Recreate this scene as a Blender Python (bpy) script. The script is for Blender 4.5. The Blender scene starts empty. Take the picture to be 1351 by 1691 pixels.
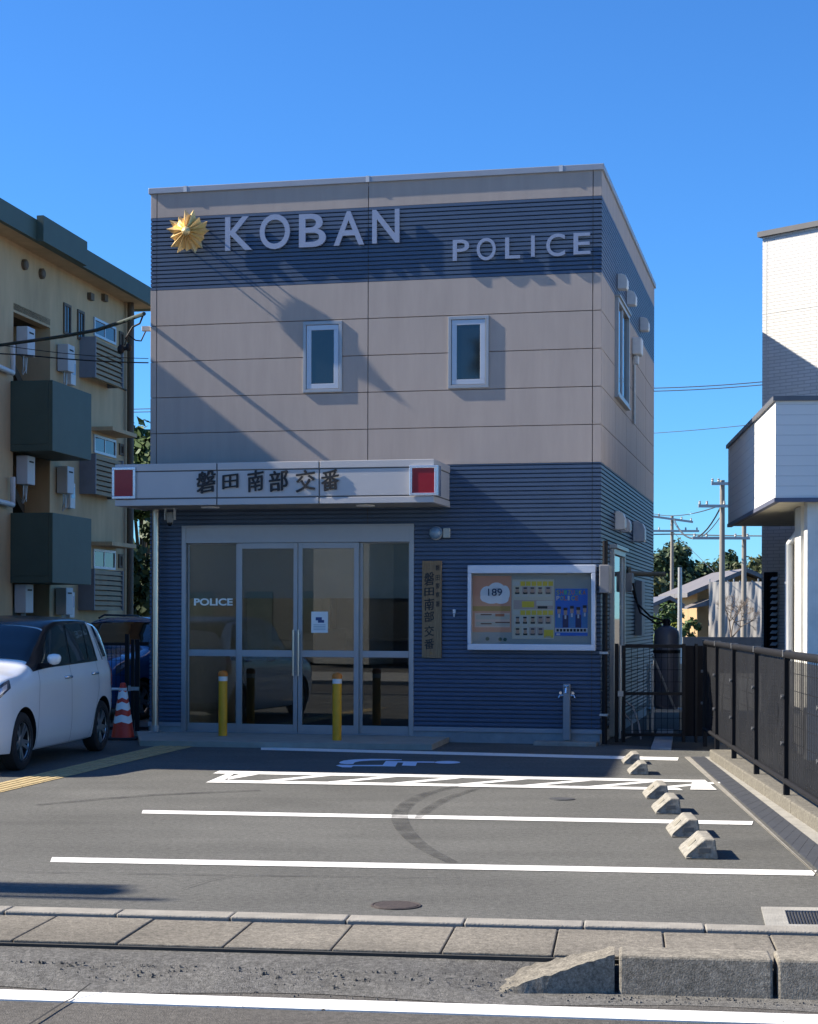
import bpy, bmesh, math, random
from mathutils import Vector, Matrix
random.seed(7)
C = bpy.context.scene.collection
S = bpy.context.scene
R = math.radians
# ------------------------------------------------------------------ camera, sky, sun, exposure
CAM = Vector((0, 0, 1.55)); FPX = 2850.0; CX, CY = 675.5, 1018.0; ROLL = 0.003
cam = bpy.data.objects.new('camera', bpy.data.cameras.new('camera')); C.objects.link(cam)
cam.location = CAM
cam.rotation_mode = 'QUATERNION'
cam.rotation_quaternion = (Matrix.Rotation(R(90), 3, 'X') @ Matrix.Rotation(ROLL, 3, 'Z')).to_quaternion()
cam.data.sensor_fit = 'HORIZONTAL'; cam.data.sensor_width = 36
cam.data.lens = 36 * FPX / 1351; cam.data.shift_y = (CY - 845.5) / 1351
cam.data.clip_start = .1; cam.data.clip_end = 3000
S.camera = cam
SUN_A, SUN_E = R(7.0), R(38.3)
TO_SUN = Vector((-math.cos(SUN_A) * math.cos(SUN_E), math.sin(SUN_A) * math.cos(SUN_E), math.sin(SUN_E)))
W = bpy.data.worlds.new('World'); S.world = W; W.use_nodes = True
nt = W.node_tree; nt.nodes.clear()
sky = nt.nodes.new('ShaderNodeTexSky'); sky.sky_type = 'NISHITA'; sky.sun_disc = False
sky.sun_elevation = SUN_E; sky.sun_rotation = math.atan2(TO_SUN.x, TO_SUN.y)
sky.air_density = 1.0; sky.dust_density = 0; sky.ozone_density = 4.0
bg = nt.nodes.new('ShaderNodeBackground'); bg.inputs['Strength'].default_value = .066
wo = nt.nodes.new('ShaderNodeOutputWorld')
hs = nt.nodes.new('ShaderNodeMix'); hs.data_type = 'RGBA'; hs.blend_type = 'MULTIPLY'; hs.inputs[0].default_value = 1
hs.inputs[7].default_value = (.42, .88, 1.38, 1)
nt.links.new(sky.outputs[0], hs.inputs[6]); nt.links.new(hs.outputs[2], bg.inputs[0]); nt.links.new(bg.outputs[0], wo.inputs[0])
sl = bpy.data.lights.new('sun', 'SUN'); sl.energy = 5.0; sl.angle = R(.5); sl.color = (1, .92, .79)
so = bpy.data.objects.new('sun', sl); C.objects.link(so); so.location = (-20, 5, 30)
so.rotation_mode = 'QUATERNION'; so.rotation_quaternion = TO_SUN.to_track_quat('Z', 'Y')
S.view_settings.view_transform = 'Standard'; S.view_settings.look = 'None'
S.view_settings.exposure = 1.12; S.view_settings.gamma = 1.0
# ------------------------------------------------------------------ helpers
def ray(px, py):
    x, y = (px - CX) / FPX, (CY - py) / FPX
    c, s = math.cos(ROLL), math.sin(ROLL)
    return Vector((x * c - y * s, 1, x * s + y * c))
def G(px, py, z=0.0):                       # point of the ground seen there
    d = ray(px, py); t = (z - CAM.z) / d.z
    return CAM + d * t
def at(px, py, Y):
    return CAM + ray(px, py) * Y
class MB:
    def __init__(s): s.v = []; s.f = []; s.m = []
    def add(s, vs, fs, mi=0):
        b = len(s.v); s.v += [tuple(v) for v in vs]
        for f in fs: s.f.append([b + i for i in f]); s.m.append(mi)
    def box(s, x0, x1, y0, y1, z0, z1, mi=0, M=None):
        if x0 > x1: x0, x1 = x1, x0
        if y0 > y1: y0, y1 = y1, y0
        if z0 > z1: z0, z1 = z1, z0
        v = [Vector(p) for p in ((x0,y0,z0),(x1,y0,z0),(x1,y1,z0),(x0,y1,z0),(x0,y0,z1),(x1,y0,z1),(x1,y1,z1),(x0,y1,z1))]
        if M is not None: v = [M @ p for p in v]
        s.add(v, [(0,3,2,1),(4,5,6,7),(0,1,5,4),(1,2,6,5),(2,3,7,6),(3,0,4,7)], mi)
    def hexa(s, b, t, mi=0):                # bottom ring, top ring of n points each (ccw from above)
        n = len(b)
        s.add(list(b) + list(t), [tuple(range(n))[::-1], tuple(range(n, 2*n))] + [(i, (i+1)%n, n+(i+1)%n, n+i) for i in range(n)], mi)
    def slab(s, poly, z0, z1, mi=0):
        a = sum(poly[i][0]*poly[(i+1)%len(poly)][1]-poly[(i+1)%len(poly)][0]*poly[i][1] for i in range(len(poly)))
        if a < 0: poly = poly[::-1]
        s.hexa([(p[0], p[1], z0) for p in poly], [(p[0], p[1], z1) for p in poly], mi)
    def sheet(s, poly, z, mi=0):
        a = sum(poly[i][0]*poly[(i+1)%len(poly)][1]-poly[(i+1)%len(poly)][0]*poly[i][1] for i in range(len(poly)))
        if a < 0: poly = poly[::-1]
        s.add([(p[0], p[1], z) for p in poly], [tuple(range(len(poly)))], mi)
    def tube(s, pts, r, n=8, mi=0, caps=True):
        pts = [Vector(p) for p in pts]; rs = r if isinstance(r, (list, tuple)) else [r]*len(pts)
        b = len(s.v); up = None
        for i, p in enumerate(pts):
            d = (pts[min(i+1, len(pts)-1)] - pts[max(i-1, 0)]).normalized()
            if up is None: up = Vector((0,0,1)) if abs(d.z) < .9 else Vector((1,0,0))
            a = d.cross(up).normalized(); c = a.cross(d).normalized(); up = c
            for k in range(n):
                t = 2*math.pi*k/n; s.v.append(tuple(p + (a*math.cos(t) + c*math.sin(t))*rs[i]))
        for i in range(len(pts)-1):
            for k in range(n):
                s.f.append([b+i*n+k, b+(i+1)*n+k, b+(i+1)*n+(k+1)%n, b+i*n+(k+1)%n]); s.m.append(mi)
        if caps:
            s.f.append([b+k for k in range(n)]); s.m.append(mi)
            e = b+(len(pts)-1)*n; s.f.append([e+k for k in range(n)][::-1]); s.m.append(mi)
    def lathe(s, prof, n=24, M=None, mi=0, caps=True):  # prof: (r, z)
        b = len(s.v)
        for r, z in prof:
            for k in range(n):
                t = 2*math.pi*k/n; p = Vector((r*math.cos(t), r*math.sin(t), z))
                s.v.append(tuple(M @ p if M is not None else p))
        for i in range(len(prof)-1):
            for k in range(n):
                s.f.append([b+i*n+k, b+i*n+(k+1)%n, b+(i+1)*n+(k+1)%n, b+(i+1)*n+k]); s.m.append(mi)
        if not caps: return
        s.f.append([b+k for k in range(n)][::-1]); s.m.append(mi)
        e = b+(len(prof)-1)*n; s.f.append([e+k for k in range(n)]); s.m.append(mi)
    def each(s, name, mats, parent=None, **kw):      # one object for every loose piece
        up = list(range(len(s.v)))
        def find(i):
            while up[i] != i: up[i] = up[up[i]]; i = up[i]
            return i
        for f in s.f:
            for i in f[1:]: up[find(i)] = find(f[0])
        gr = {}
        for f, mi in zip(s.f, s.m): gr.setdefault(find(f[0]), []).append((f, mi))
        out = []
        for fs in gr.values():
            q = MB(); ids = sorted({i for f, _ in fs for i in f}); mp = {i: k for k, i in enumerate(ids)}
            q.v = [s.v[i] for i in ids]; q.f = [[mp[i] for i in f] for f, _ in fs]; q.m = [mi for _, mi in fs]; out.append(q.build(name, mats, parent, **kw))
        return out
    def build(s, name, mats, parent=None, bevel=0, smooth=None, fix=False, **props):
        me = bpy.data.meshes.new(name); me.from_pydata(s.v, [], s.f)
        if not isinstance(mats, (list, tuple)): mats = [mats]
        for m in mats: me.materials.append(m)
        if len(mats) > 1:
            for p, i in zip(me.polygons, s.m): p.material_index = i
        me.validate(); me.update()
        if fix:
            bm = bmesh.new(); bm.from_mesh(me); bmesh.ops.remove_doubles(bm, verts=bm.verts, dist=1e-5)
            bmesh.ops.recalc_face_normals(bm, faces=bm.faces); bm.to_mesh(me); bm.free()
        if smooth is not None:
            me.shade_smooth(); me.set_sharp_from_angle(angle=R(smooth))
        return link(name, me, parent, bevel, **props)
def link(name, me, parent=None, bevel=0, **props):
    o = bpy.data.objects.new(name, me); C.objects.link(o)
    if parent is not None: o.parent = parent
    if bevel:
        m = o.modifiers.new('bevel', 'BEVEL'); m.width = bevel; m.segments = 2; m.limit_method = 'ANGLE'; m.angle_limit = R(40)
    for k, v in props.items(): o[k] = v
    return o
def thing(name, label, cat, loc=(0,0,0), rz=0, group=None):
    o = bpy.data.objects.new(name, None); C.objects.link(o); o.empty_display_size = .2
    o.location = loc; o.rotation_euler = (0, 0, rz); o['label'] = label; o['category'] = cat
    if group: o['group'] = group
    return o
def tag(o, label, cat, group=None):
    o['label'] = label; o['category'] = cat
    if group: o['group'] = group
    return o
def copy_tree(o, parent=None):
    c = o.copy(); C.objects.link(c); c.parent = parent
    for ch in [x for x in o.children]: copy_tree(ch, c)
    return c
# ------------------------------------------------------------------ materials
MATS = {}
def mat(name, col, rough=.6, metal=0, var=.12, scale=4, bump=0, bscale=60, spec=.5, coat=0, detail=4, stretch=(1,1,1)):
    if name in MATS: return MATS[name]
    m = bpy.data.materials.new(name); m.use_nodes = True; n = m.node_tree; p = n.nodes['Principled BSDF']
    p.inputs['Roughness'].default_value = rough; p.inputs['Metallic'].default_value = metal
    p.inputs['Specular IOR Level'].default_value = spec; p.inputs['Coat Weight'].default_value = coat
    p.inputs['Coat Roughness'].default_value = .05
    tc = n.nodes.new('ShaderNodeTexCoord'); mp = n.nodes.new('ShaderNodeMapping'); mp.inputs['Scale'].default_value = stretch
    n.links.new(tc.outputs['Object'], mp.inputs[0])
    nz = n.nodes.new('ShaderNodeTexNoise'); nz.inputs['Scale'].default_value = scale; nz.inputs['Detail'].default_value = detail
    nz.inputs['Roughness'].default_value = .65
    n.links.new(mp.outputs[0], nz.inputs['Vector'])
    mr = n.nodes.new('ShaderNodeMapRange'); mr.inputs[1].default_value = .25; mr.inputs[2].default_value = .75
    mr.inputs[3].default_value = 1-var; mr.inputs[4].default_value = 1+var
    n.links.new(nz.outputs[0], mr.inputs[0])
    mx = n.nodes.new('ShaderNodeMix'); mx.data_type = 'RGBA'; mx.blend_type = 'MULTIPLY'; mx.inputs[0].default_value = 1
    mx.inputs[6].default_value = (*col, 1); n.links.new(mr.outputs[0], mx.inputs[7]); n.links.new(mx.outputs[2], p.inputs['Base Color'])
    if bump:
        nb = n.nodes.new('ShaderNodeTexNoise'); nb.inputs['Scale'].default_value = bscale; nb.inputs['Detail'].default_value = 3
        n.links.new(mp.outputs[0], nb.inputs['Vector'])
        bp = n.nodes.new('ShaderNodeBump'); bp.inputs['Strength'].default_value = bump; bp.inputs['Distance'].default_value = .01
        n.links.new(nb.outputs[0], bp.inputs['Height']); n.links.new(bp.outputs[0], p.inputs['Normal'])
    MATS[name] = m
    return m
def asphalt(name, base, grain=.42, blotch=.22, speck=110, bump=.7):
    m = mat(name, base, .92, 0, blotch, .55, bump, 160, .3, detail=6)
    n = m.node_tree; p = n.nodes['Principled BSDF']; src = p.inputs['Base Color'].links[0].from_socket
    tc = next(x for x in n.nodes if x.type == 'TEX_COORD')
    vo = n.nodes.new('ShaderNodeTexNoise'); vo.inputs['Scale'].default_value = speck; vo.inputs['Detail'].default_value = 3; vo.inputs['Roughness'].default_value = .8
    n.links.new(tc.outputs['Object'], vo.inputs['Vector'])
    mr = n.nodes.new('ShaderNodeMapRange'); mr.inputs[1].default_value = .3; mr.inputs[2].default_value = .7
    mr.inputs[3].default_value = 1-grain; mr.inputs[4].default_value = 1+grain; n.links.new(vo.outputs[0], mr.inputs[0])
    cg = n.nodes.new('ShaderNodeTexNoise'); cg.inputs['Scale'].default_value = 26; cg.inputs['Detail'].default_value = 4; cg.inputs['Roughness'].default_value = .75
    n.links.new(tc.outputs['Object'], cg.inputs['Vector'])
    mg = n.nodes.new('ShaderNodeMapRange'); mg.inputs[1].default_value = .3; mg.inputs[2].default_value = .7
    mg.inputs[3].default_value = 1-grain*.75; mg.inputs[4].default_value = 1+grain*.75; n.links.new(cg.outputs[0], mg.inputs[0])
    mq = n.nodes.new('ShaderNodeMath'); mq.operation = 'MULTIPLY'; n.links.new(mr.outputs[0], mq.inputs[0]); n.links.new(mg.outputs[0], mq.inputs[1]); mr = mq
    # long streaks across the lot where cars turn
    mp = n.nodes.new('ShaderNodeMapping'); mp.inputs['Scale'].default_value = (.25, 1.6, 1); n.links.new(tc.outputs['Object'], mp.inputs[0])
    st = n.nodes.new('ShaderNodeTexNoise'); st.inputs['Scale'].default_value = 1.3; st.inputs['Detail'].default_value = 5
    n.links.new(mp.outputs[0], st.inputs['Vector'])
    m2 = n.nodes.new('ShaderNodeMapRange'); m2.inputs[1].default_value = .35; m2.inputs[2].default_value = .65
    m2.inputs[3].default_value = .93; m2.inputs[4].default_value = 1.07; n.links.new(st.outputs[0], m2.inputs[0])
    mm = n.nodes.new('ShaderNodeMath'); mm.operation = 'MULTIPLY'; n.links.new(mr.outputs[0], mm.inputs[0]); n.links.new(m2.outputs[0], mm.inputs[1])
    mx = n.nodes.new('ShaderNodeMix'); mx.data_type = 'RGBA'; mx.blend_type = 'MULTIPLY'; mx.inputs[0].default_value = 1
    n.links.new(src, mx.inputs[6]); n.links.new(mm.outputs[0], mx.inputs[7]); n.links.new(mx.outputs[2], p.inputs['Base Color'])
    return m
def worn(name, col, hole=.5, rough=.7, scale=9, soft=.08):            # paint or rubber with worn gaps; a painted shadow line uses it too
    m = mat(name, col, rough, 0, .1, 20)
    n = m.node_tree; p = n.nodes['Principled BSDF']; tc = next(x for x in n.nodes if x.type == 'TEX_COORD')
    nz = n.nodes.new('ShaderNodeTexNoise'); nz.inputs['Scale'].default_value = scale; nz.inputs['Detail'].default_value = 8; nz.inputs['Roughness'].default_value = .7
    n.links.new(tc.outputs['Object'], nz.inputs['Vector'])
    mr = n.nodes.new('ShaderNodeMapRange'); mr.inputs[1].default_value = hole-soft; mr.inputs[2].default_value = hole+soft
    n.links.new(nz.outputs[0], mr.inputs[0]); n.links.new(mr.outputs[0], p.inputs['Alpha'])
    return m
def clear_glass(name, tint=(.75,.8,.8), refl=1.0):
    m = bpy.data.materials.new(name); m.use_nodes = True; n = m.node_tree; n.nodes.clear()
    o = n.nodes.new('ShaderNodeOutputMaterial'); mx = n.nodes.new('ShaderNodeMixShader'); t = n.nodes.new('ShaderNodeBsdfTransparent')
    g = n.nodes.new('ShaderNodeBsdfGlossy'); g.inputs['Roughness'].default_value = .01; t.inputs[0].default_value = (*tint, 1)
    lw = n.nodes.new('ShaderNodeFresnel'); lw.inputs[0].default_value = 1.55
    mu = n.nodes.new('ShaderNodeMath'); mu.operation = 'MULTIPLY'; mu.inputs[1].default_value = 1.8*refl; mu.use_clamp = True
    n.links.new(lw.outputs[0], mu.inputs[0]); n.links.new(mu.outputs[0], mx.inputs[0]); n.links.new(t.outputs[0], mx.inputs[1])
    n.links.new(g.outputs[0], mx.inputs[2]); n.links.new(mx.outputs[0], o.inputs[0])
    return m
def bricks(name, c1, c2, mortar, bw=.36, bh=.09, ms=.012, rough=.7, bump=.5, offs=.5):
    m = mat(name, c1, rough, 0, .06, 3)
    n = m.node_tree; p = n.nodes['Principled BSDF']; tc = next(x for x in n.nodes if x.type == 'TEX_COORD')
    sp = n.nodes.new('ShaderNodeSeparateXYZ'); cb = n.nodes.new('ShaderNodeCombineXYZ'); ad = n.nodes.new('ShaderNodeMath'); ad.operation = 'ADD'
    n.links.new(tc.outputs['Object'], sp.inputs[0]); n.links.new(sp.outputs[0], ad.inputs[0]); n.links.new(sp.outputs[1], ad.inputs[1])
    n.links.new(ad.outputs[0], cb.inputs[0]); n.links.new(sp.outputs[2], cb.inputs[1])
    b = n.nodes.new('ShaderNodeTexBrick'); b.inputs['Scale'].default_value = 1; b.inputs['Brick Width'].default_value = bw; b.inputs['Row Height'].default_value = bh
    b.inputs['Mortar Size'].default_value = ms; b.offset = offs; b.inputs['Mortar Smooth'].default_value = .3
    b.inputs['Color1'].default_value = (*c1, 1); b.inputs['Color2'].default_value = (*c2, 1); b.inputs['Mortar'].default_value = (*mortar, 1)
    n.links.new(cb.outputs[0], b.inputs['Vector']); n.links.new(b.outputs[0], p.inputs['Base Color'])
    bp = n.nodes.new('ShaderNodeBump'); bp.inputs['Strength'].default_value = bump; bp.inputs['Distance'].default_value = .01; bp.invert = True
    n.links.new(b.outputs['Fac'], bp.inputs['Height']); n.links.new(bp.outputs[0], p.inputs['Normal'])
    return m
M_ASPH = asphalt('lot_asphalt', (.110, .108, .098)); M_ROAD = asphalt('road_asphalt', (.095, .088, .078), .45)
M_RUBBLE = asphalt('rough_patch_asphalt', (.125, .12, .11), .5, .3, 60)
M_CONC = mat('concrete', (.30, .285, .25), .9, 0, .25, 6, .5, 90); M_CONC_L = mat('pale_concrete', (.265, .245, .21), .88, 0, .22, 7, .5, 90)
M_SLAB = asphalt('gutter_slab_concrete', (.175, .157, .128), .45, .35, 90, .4); M_KERB = asphalt('kerb_concrete', (.20, .18, .145), .5, .4, 90, .3)
M_STOP = mat('wheel_stop_concrete', (.265, .245, .205), .9, 0, .5, 22, .6, 120)
M_PAINT = worn('white_road_paint', (.78, .76, .71), .345, .7, 14, .035)
M_TYRE_WIRE_SHADE = worn('rubber_and_wire_shadow', (.045, .044, .043), .60, .9, 3.5, .26)
M_TACT = mat('yellow_tactile_paint', (.44, .33, .16), .8, 0, .25, 15, .3, 100)
M_BEIGE = mat('beige_panel', (.395, .335, .298), .75, 0, .09, 2.4, .12, 120, .4, stretch=(2, 2, .3))
M_BLUE = mat('blue_siding', (.052, .090, .160), .5, 0, .08, 3, .05, 100)
M_DARK = mat('joint_sealant', (.11, .105, .10), .8)
M_CAP = mat('grey_coping_metal', (.30, .32, .36), .45, .3, .05, 3); M_CLIP = mat('pale_coping_joint', (.55, .57, .6), .5, .2)
M_ALU = mat('grey_aluminium', (.36, .37, .38), .42, .6, .04, 5); M_ALU_L = mat('silver_aluminium', (.50, .52, .56), .4, .45, .04, 5)
M_STEEL = mat('stainless_steel', (.55, .53, .48), .28, 1, .06, 6); M_GALV = mat('galvanised_steel', (.42, .43, .43), .5, .6, .15, 20)
M_CANOPY = mat('canopy_panel', (.48, .465, .46), .5, .1, .04, 2); M_SOFFIT = mat('soffit_board', (.30, .29, .27), .8)
M_RED = mat('red_lamp_lens', (.28, .004, .012), .3, 0, .05, 8, coat=.3); M_CHROME = mat('bright_lamp_rim', (.75, .76, .8), .2, .8, .02)
M_INK = mat('black_ink', (.012, .011, .012), .55); M_LETTER = mat('silver_letter', (.26, .31, .42), .5, .2, .04, 3)
M_GOLD = mat('gold_leaf', (.84, .60, .28), .36, .55, .05, 10)
M_GLASS = clear_glass('clear_glass', (.78, .82, .82), .85); M_GLASS_D = mat('dark_window_glass', (.012, .016, .02), .04, 0, .1, 2, spec=.9)
M_CARGLASS = mat('tinted_car_glass', (.008, .010, .012), .03, 0, .1, 2, spec=.8)
M_FILM = mat('frosted_film', (.42, .48, .47), .5, 0, .03); M_FILM.node_tree.nodes['Principled BSDF'].inputs['Alpha'].default_value = .6
M_WHITE = mat('white_paint', (.78, .78, .76), .5, 0, .04, 5); M_WHITE_S = mat('white_plastic', (.62, .63, .63), .45, 0, .08, 8)
M_BLACK = mat('black_metal', (.010, .010, .012), .55, 0, .1, 6, spec=.2); M_RUBBER = mat('black_rubber', (.016, .016, .017), .85, 0, .15, 12)
M_WOOD = mat('weathered_wood', (.27, .175, .095), .85, 0, .35, 14, .5, 60, stretch=(5, 5, .35))
M_YEL = mat('yellow_bollard', (.72, .34, .012), .5, 0, .1, 9); M_ORG = mat('orange_cap', (.62, .17, .01), .5)
M_REFL = mat('reflective_band', (.72, .70, .66), .4)
# ------------------------------------------------------------------ ground, lot, road
RD = Vector((.9923, -.124, 0)); RN = Vector((.124, .9923, 0))
def RP(a, d): return RD * a + RN * d            # along the road, away from the camera
def strip(mb, a0, a1, d0, d1, z0, z1, zf0=None):
    p = [RP(a0, d0), RP(a1, d0), RP(a1, d1), RP(a0, d1)]
    mb.slab([(q.x, q.y) for q in p], z0, z1)
m = MB(); m.sheet([(-900, -300), (900, -300), (900, 1500), (-900, 1500)], -.16)
m.build('ground', mat('dry_earth', (.17, .15, .11), .95, 0, .3, .8, .5, 30), kind='structure')
m = MB(); p = [RP(-60, 8.66), RP(60, 8.66), RP(60, 75), RP(-60, 75)]; m.slab([(q.x, q.y) for q in p], -.15, 0)
m.build('pavement', M_ASPH, kind='structure')
m = MB(); p = [RP(-60, -30), RP(60, -30), RP(60, 7.95), RP(-60, 7.95)]; m.sheet([(q.x, q.y) for q in p], -.12)
m.build('road', M_ROAD, kind='structure')
# sloping asphalt patch in front of the lowered kerb
m = MB(); N = 60
for i in range(N + 1):
    a = -14 + (14.93) * i / N
    t = 1 if a < -1.0 else max(0, 1 - (a + 1.0) / .8)
    for d, z in ((7.95, -.03), (7.80, -.045), (7.62, -.085 + .01*math.sin(i*1.7)), (7.46 + .05*math.sin(i*.9), -.117)):
        q = RP(a, 7.95 - (7.95 - d) * (1 if t else 1)); m.v.append((q.x, q.y, -.118 + (z + .118) * t if d != 7.95 else z))
for i in range(N):
    for k in range(3): m.f.append([i*4+k, i*4+k+1, (i+1)*4+k+1, (i+1)*4+k]); m.m.append(0)
m.build('road_shoulder', M_RUBBLE, fix=True, kind='structure')
# scattered grit along the road edge
m = MB()
for i in range(650):
    a = random.uniform(-3, 2.2); d = random.gauss(7.62, .12)
    if a > -.5: d = random.gauss(7.6, .05)
    d = min(d, 7.72)
    zg = -.118 if d < 7.5 or a > -.5 else -.118 + .07 * (d - 7.5) / .25
    q = RP(a, d); r = random.choice((.0025, .003, .004, .0045, .007))
    M = Matrix.Translation((q.x, q.y, zg)) @ Matrix.Rotation(random.uniform(0, 6), 4, 'Z')
    m.hexa([M @ Vector((x*r, y*r, -.002)) for x, y in ((-1,-.8),(1,-.6),(.8,.9),(-.7,1))], [M @ Vector((x*r, y*r, r)) for x, y in ((-.5,-.5),(.6,-.4),(.4,.5),(-.4,.6))])
m.build('loose_grit', M_RUBBLE, kind='stuff')
m = MB(); strip(m, -60, 60, 7.20, 7.39, -.14, -.113); m.build('road_marking', M_PAINT, kind='structure')
# gutter slabs and pale edging: one slab each between joints, gaps between
m = MB(); a = -6.0
while a < 6:
    strip(m, a + .004, a + .512, 7.96, 8.615, -.13, -.004 + random.uniform(-.003, .003)); a += .516
m.build('gutter', M_SLAB, bevel=.006, kind='structure')
m = MB(); strip(m, -60, 60, 7.94, 8.64, -.15, -.016); m.build('gutter_base', mat('joint_dirt', (.045, .042, .036), .95), kind='structure')
m = MB(); a = -6.2
while a < 6:
    strip(m, a + .003, a + .597, 8.645, 8.80, -.1, .012 + random.uniform(-.003, .003)); a += .6
m.build('kerb', M_CONC_L, bevel=.008, kind='structure')
# raised kerb blocks at the right and the tapering one
for i in range(5):
    m = MB(); a0, a1 = -.02 + i * .69, -.02 + i * .69 + .67
    b = [RP(a0, 7.685), RP(a1, 7.685), RP(a1, 7.93), RP(a0, 7.93)]; t = [RP(a0, 7.715), RP(a1, 7.715), RP(a1, 7.93), RP(a0, 7.93)]
    m.hexa([(q.x, q.y, -.14) for q in b], [(q.x, q.y, .05) for q in t])
    o = m.build('kerb_stone', M_KERB, bevel=.012)
    tag(o, ['grey kerb stone next to the tapered one, at the road edge', 'second raised kerb stone from the tapered one, below the drain grate', 'third raised kerb stone at the road edge', 'fourth raised kerb stone at the road edge', 'fifth raised kerb stone at the road edge'][i], 'kerb stone', 'raised kerb stones')
    if i == 1: break
m = MB(); NA, ND = 22, 7; rk = random.Random(4)
for i in range(NA + 1):
    f = i / NA; a = -.56 + .52*f
    for k in range(ND + 1):
        g_ = k / ND; e = min(1, max(0, f)); front = 7.585 + .13*e
        d = front + (7.93 - front)*g_; zt = -.118 + .166*(e**.9) + .03*g_*(1-e)
        if k == 0: d -= .012; zt = -.13
        if k == 1: d = front + .012
        j = .006 if 0 < i < NA else .001
        q = RP(a + rk.uniform(-j, j), d + rk.uniform(-j, j)); m.v.append((q.x, q.y, zt + rk.uniform(-j, j)*.9))
for i in range(NA):
    for k in range(ND): q = i*(ND+1)+k; m.f.append([q, q+1, q+ND+2, q+ND+1]); m.m.append(0)
e_ = NA*(ND+1); bs = len(m.v)
for k in range(ND + 1): m.v.append((m.v[e_+k][0], m.v[e_+k][1], -.14))
for k in range(ND): m.f.append([e_+k, e_+k+1, bs+k+1, bs+k]); m.m.append(0)
tag(m.build('tapered_kerb_stone', M_KERB, fix=True, smooth=50), 'tapered kerb end of rough mortar sloping down to the lot entrance', 'kerb stone')
# painted markings of the lot
def pline(name, pts, w=.0, z=.004):
    m = MB(); q = [G(*p) for p in pts]; m.sheet([(v.x, v.y) for v in q], z); return m.build(name, M_PAINT, kind='structure')
pline('road_marking', [(431, 1234.5), (1121, 1251.5), (1119, 1256.5), (431, 1239)])
pline('road_marking', [(236, 1338.5), (1244, 1357), (1242, 1363), (234, 1344)])
pline('road_marking', [(86, 1416.5), (1349, 1438.5), (1344, 1447), (83, 1424.5)])
m = MB()
qz = [.004]
def quad(*p): qz[0] += .0008; m.sheet([(G(*q).x, G(*q).y) for q in p], qz[0])
quad((362, 1273.5), (1162, 1289), (1170, 1293), (352, 1278)); quad((340, 1293), (384, 1274.5), (392, 1275), (364, 1293.5))
quad((364, 1289), (1120, 1302), (1128, 1306), (362, 1293.5)); quad((1144, 1289), (1164, 1289), (1184, 1305.5), (1140, 1305))
m.build('road_marking', M_PAINT, kind='structure')
m = MB()
for i in range(-1, 7):
    x = 405 + i * 107
    def yt(v): return 1275.5 + (v - 362) * .0196
    def yb(v): return 1291.5 + (v - 362) * .0172
    p = [(x, yb(x)), (x + 30, yb(x + 30)), (x + 162, yt(x + 162)), (x + 134, yt(x + 134))]
    if i == -1: p = [(376, 1284), (376, 1288), (440, yt(440)), (405, yt(405))]
    m.sheet([(G(*q).x, G(*q).y) for q in p], .0025)
m.build('road_marking', M_PAINT, kind='structure')
# accessible bay symbol: arc, seat, leg, body, head lying on its side
m = MB()
def gp(pts, z=.004): m.sheet([(G(*q).x, G(*q).y) for q in pts], z)
Z5 = lambda pts: [(530 + x/5.404, 1235 + y/5.404) for x, y in pts]
ao = [(160, 137), (175, 126), (205, 116), (300, 106), (450, 101), (600, 102), (722, 107)]; ai = [(292, 147), (292, 140), (305, 132), (350, 123), (450, 116), (600, 113), (722, 112)]
for k in range(6): gp(Z5([ao[k], ao[k+1], ai[k+1], ai[k]]))
gp(Z5([(160, 137), (292, 147), (235, 149), (180, 144)]), .0043)
gp(Z5([(133, 160), (165, 154), (300, 157), (272, 178), (190, 177)])); gp(Z5([(295, 157), (552, 156), (552, 168), (285, 167)]), .0045)
gp(Z5([(580, 121), (692, 124), (664, 171), (543, 168)]), .005); gp(Z5([(690, 124), (742, 125), (738, 136), (685, 135)]), .0055); gp(Z5([(742, 125), (862, 127), (846, 167), (722, 163)]), .006)
gp(Z5([(858, 126), (1015, 128), (1012, 138), (855, 137)]), .0065); gp(Z5([(1128 + 116*math.cos(R(k*20)), 135 + 12.5*math.sin(R(k*20))) for k in range(18)]), .007)
m.build('road_marking', mat('pale_blue_paint', (.62, .70, .82), .7, 0, .08, 20), kind='structure')
# tyre mark arcs, and one thin line painted as a wire's shadow
m = MB()
def streak(pts, w):
    q = [G(*p) for p in pts]; n = 26; P = []
    for i in range(n + 1):
        f = i / n * (len(q) - 1); k = min(int(f), len(q) - 2); t = f - k
        a, b, c, d = q[max(k-1, 0)], q[k], q[k+1], q[min(k+2, len(q)-1)]
        P.append(.5*((2*b) + (c-a)*t + (2*a-5*b+4*c-d)*t*t + (3*b-a-3*c+d)*t**3))
    bs = len(m.v)
    for i, p in enumerate(P):
        d = (P[min(i+1, n)] - P[max(i-1, 0)]).normalized(); s = Vector((-d.y, d.x, 0)) * w * (.6 + .4*math.sin(math.pi*i/n)) / 2
        m.v += [(p.x+s.x, p.y+s.y, .0065), (p.x-s.x, p.y-s.y, .0065)]
    for i in range(n): m.f.append([bs+2*i, bs+2*i+1, bs+2*i+3, bs+2*i+2]); m.m.append(0)
streak([(752, 1299), (700, 1313), (668, 1332), (660, 1352), (672, 1376), (702, 1402), (748, 1426)], .13)
streak([(790, 1302), (742, 1318), (708, 1336), (690, 1352)], .09)
streak([(60, 1330), (250, 1314), (430, 1306)], .10); streak([(-10, 1441), (380, 1446), (760, 1452)], .03)  # the thin last streak is the painted shadow of an overhead wire
m.build('road_marking', M_TYRE_WIRE_SHADE, fix=True, kind='structure')
m = MB()
streak([(12, 1662), (40, 1652), (62, 1640), (110, 1612), (150, 1596)], .012); streak([(300, 1470), (360, 1452), (420, 1447)], .006)
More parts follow.
